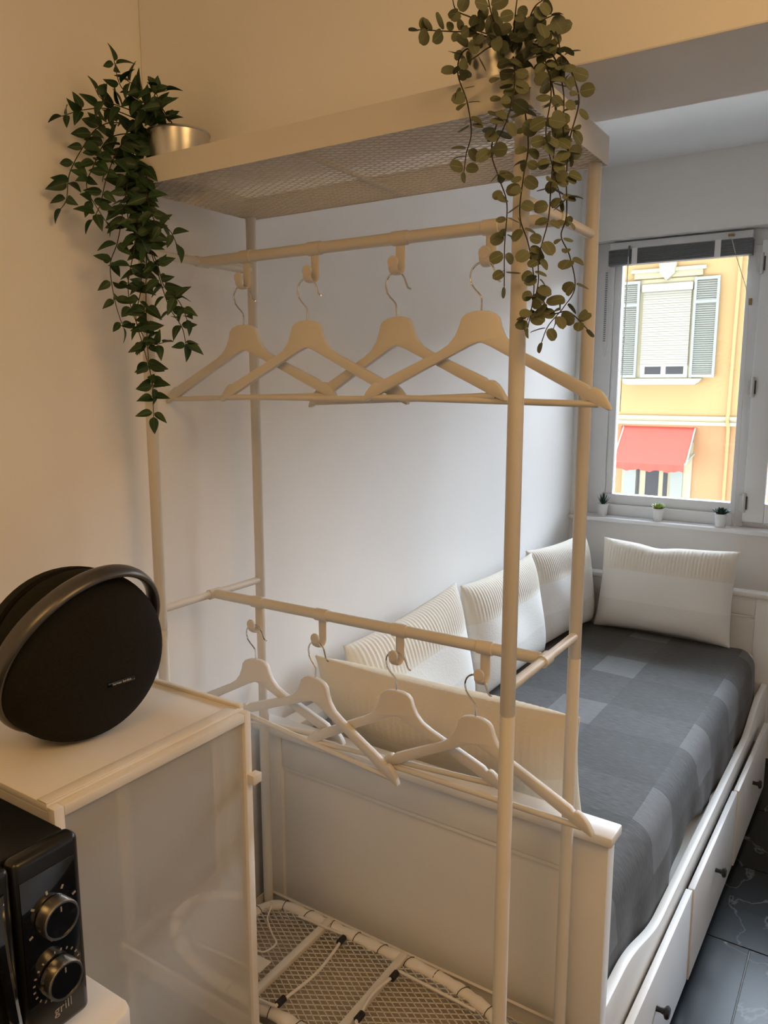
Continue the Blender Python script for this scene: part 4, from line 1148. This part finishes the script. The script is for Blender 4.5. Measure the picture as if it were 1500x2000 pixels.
def trailing(t, strands, metas, stem_mat, step, seed, opposite, smin, smax, taper, limit, round_leaf=False, extra=1.5):
    rnd = random.Random(seed)
    stems = MB()
    tot = sum((Vector(s[i + 1]) - Vector(s[i])).length for s in strands for i in range(len(s) - 1))
    step = 2.0 * tot * 1.04 / (limit - 1.6 * len(strands))
    count = 0
    order = None
    org = Vector(t.location)
    camdir = Vector((0.55, -0.80, 0.10))     # open side of the shelf, where the leaves spread
    for s in strands:
        P = smooth_path(s, 7)
        n = len(P)
        stems.tube(P, [0.0012 - 0.0005 * k / (n - 1) for k in range(n)], 5)
        total = sum((P[i + 1] - P[i]).length for i in range(n - 1))
        acc, nxt, flip = 0.0, step * 0.9, 1
        for i in range(n - 1):
            d = (P[i + 1] - P[i]).length
            while nxt <= acc + d:
                p = P[i].lerp(P[i + 1], (nxt - acc) / d)
                tan = (P[i + 1] - P[i]).normalized()
                prog = nxt / total
                side = tan.cross(camdir)
                side = side.normalized() if side.length > 0.2 else Vector((1, 0, 0))
                for sg in ((1, -1) if opposite else (flip,)):
                    if count >= limit: break
                    out = (side * sg * rnd.uniform(0.55, 1.0) + tan * rnd.uniform(-0.1, 0.55) + camdir * rnd.uniform(-0.25, 0.65) + Vector((0, 0, -0.12))).normalized()
                    nrm = (camdir + Vector((rnd.uniform(-.8, .8), rnd.uniform(-.6, .6), rnd.uniform(-.5, .9)))).normalized()
                    if round_leaf and rnd.random() < 0.45:
                        nrm = (camdir * 0.35 - tan * rnd.uniform(0.5, 1.0) + Vector((rnd.uniform(-.4, .4), rnd.uniform(-.4, .4), rnd.uniform(-.3, .3)))).normalized()
                    nrm = (nrm - out * nrm.dot(out))
                    if nrm.length < 0.1: nrm = out.orthogonal()
                    nrm.normalize()
                    yv = nrm.cross(out)
                    q = Matrix((out, yv, nrm)).transposed().to_quaternion()
                    sc = rnd.uniform(smin, smax) * (1 - taper * prog)
                    base = p + out * 0.002
                    if base.x + out.x * 0.034 * sc < WX + 0.006:
                        base.x += (WX + 0.006) - (base.x + out.x * 0.034 * sc)
                    tip = base + out * 0.03 * sc
                    if -0.02 < base.x < 0.80 and max(tip.y, base.y) > -0.024 and 2.05 < base.z < 2.150:
                        sh_ = max(tip.y, base.y) + 0.026
                        base.y -= min(sh_, 0.02)
                    link_mesh('leaf', rnd.choice(metas), t, base - org, q, sc)
                    count += 1
                flip = -flip
                nxt += step * rnd.uniform(0.75, 1.25)
            acc += d
        if not opposite or True:
            if count < limit:     # tip leaf
                tan = (P[-1] - P[-3]).normalized()
                q = tan.to_track_quat('X', 'Z')
                link_mesh('leaf', rnd.choice(metas), t, P[-1] - org, q, smin)
                count += 1
    obj('stems', stems, stem_mat, t, smooth=60)
    # the smaller leaves in between, too many to be parts of their own
    bun = MB()
    src = metas[1]
    for s in strands:
        P = smooth_path(s, 7)
        acc, nxt = 0.0, step * 0.4
        for i in range(len(P) - 1):
            d = (P[i + 1] - P[i]).length
            while nxt <= acc + d:
                p = P[i].lerp(P[i + 1], (nxt - acc) / d)
                tan = (P[i + 1] - P[i]).normalized()
                a = rnd.uniform(0, 6.283)
                o1 = tan.orthogonal().normalized()
                out = (o1 * math.cos(a) + tan.cross(o1) * math.sin(a) + tan * rnd.uniform(-0.1, 0.5) + camdir * 0.35).normalized()
                nrm = camdir + Vector((rnd.uniform(-.9, .9), rnd.uniform(-.9, .9), rnd.uniform(-.6, .9)))
                nrm = nrm - out * nrm.dot(out)
                nrm.normalize()
                R = Matrix((out, nrm.cross(out), nrm)).transposed()
                sc = rnd.uniform(0.55, 0.85) * smax
                sh_ = 0.0
                if (p + out * 0.03 * sc).x < WX + 0.006:
                    sh_ = WX + 0.006 - (p + out * 0.03 * sc).x
                k0 = len(bun.v)
                inside = -0.03 < p.x < 0.81 and p.y > -0.022 and p.z < 2.15
                if not inside:
                    bun.v += [tuple(p + R @ (v.co * sc) + Vector((sh_, 0, 0))) for v in src.vertices]
                    bun.f += [tuple(k0 + q for q in pl.vertices) for pl in src.polygons]
                nxt += step * extra * rnd.uniform(0.7, 1.3)
            acc += d
    me = bpy.data.meshes.new('small_leaves')
    me.from_pydata([tuple(Vector(v) - org) for v in bun.v], [], bun.f)
    for pl in me.polygons: pl.use_smooth = True
    me.materials.append(metas[0].materials[0])
    link_mesh('small_leaves', me, t)['kind'] = 'stuff'
    print(t.name, 'leaves', count)
    return count
lv = thing('trailing_vine', (0.060, 0.020, 2.097), 'dark green pointed-leaf trailing plant on the shelf end by the wall', 'plant')
pot(lv, (0.066, 0.039, 2.097), 0.048, 0.057, 0.095)
pm = [leaf_mesh('pointed', 0.036, 0.021, 0.45, 0.20), leaf_mesh('pointed', 0.031, 0.0185, 0.30, 0.35), leaf_mesh('pointed', 0.033, 0.017, 0.60, 0.10)]
trailing(lv, L_STRANDS, pm, 'stem_dark', 0.0212, 11, True, 0.92, 1.36, 0.20, 298)
rv = thing('eucalyptus_plant', (0.735, 0.020, 2.097), 'dusty green round-leaf trailing plant on the shelf corner above the bare leg', 'plant')
pot(rv, (0.725, 0.039, 2.097), 0.048, 0.057, 0.095)
em = [leaf_mesh('round', 0.026, 0.024, 0.10, 0.12), leaf_mesh('round', 0.024, 0.0195, 0.18, 0.25), leaf_mesh('round', 0.027, 0.0215, -0.10, 0.10)]
trailing(rv, R_STRANDS, em, 'stem_euc', 0.0215, 23, True, 0.58, 0.98, 0.12, 298, True)
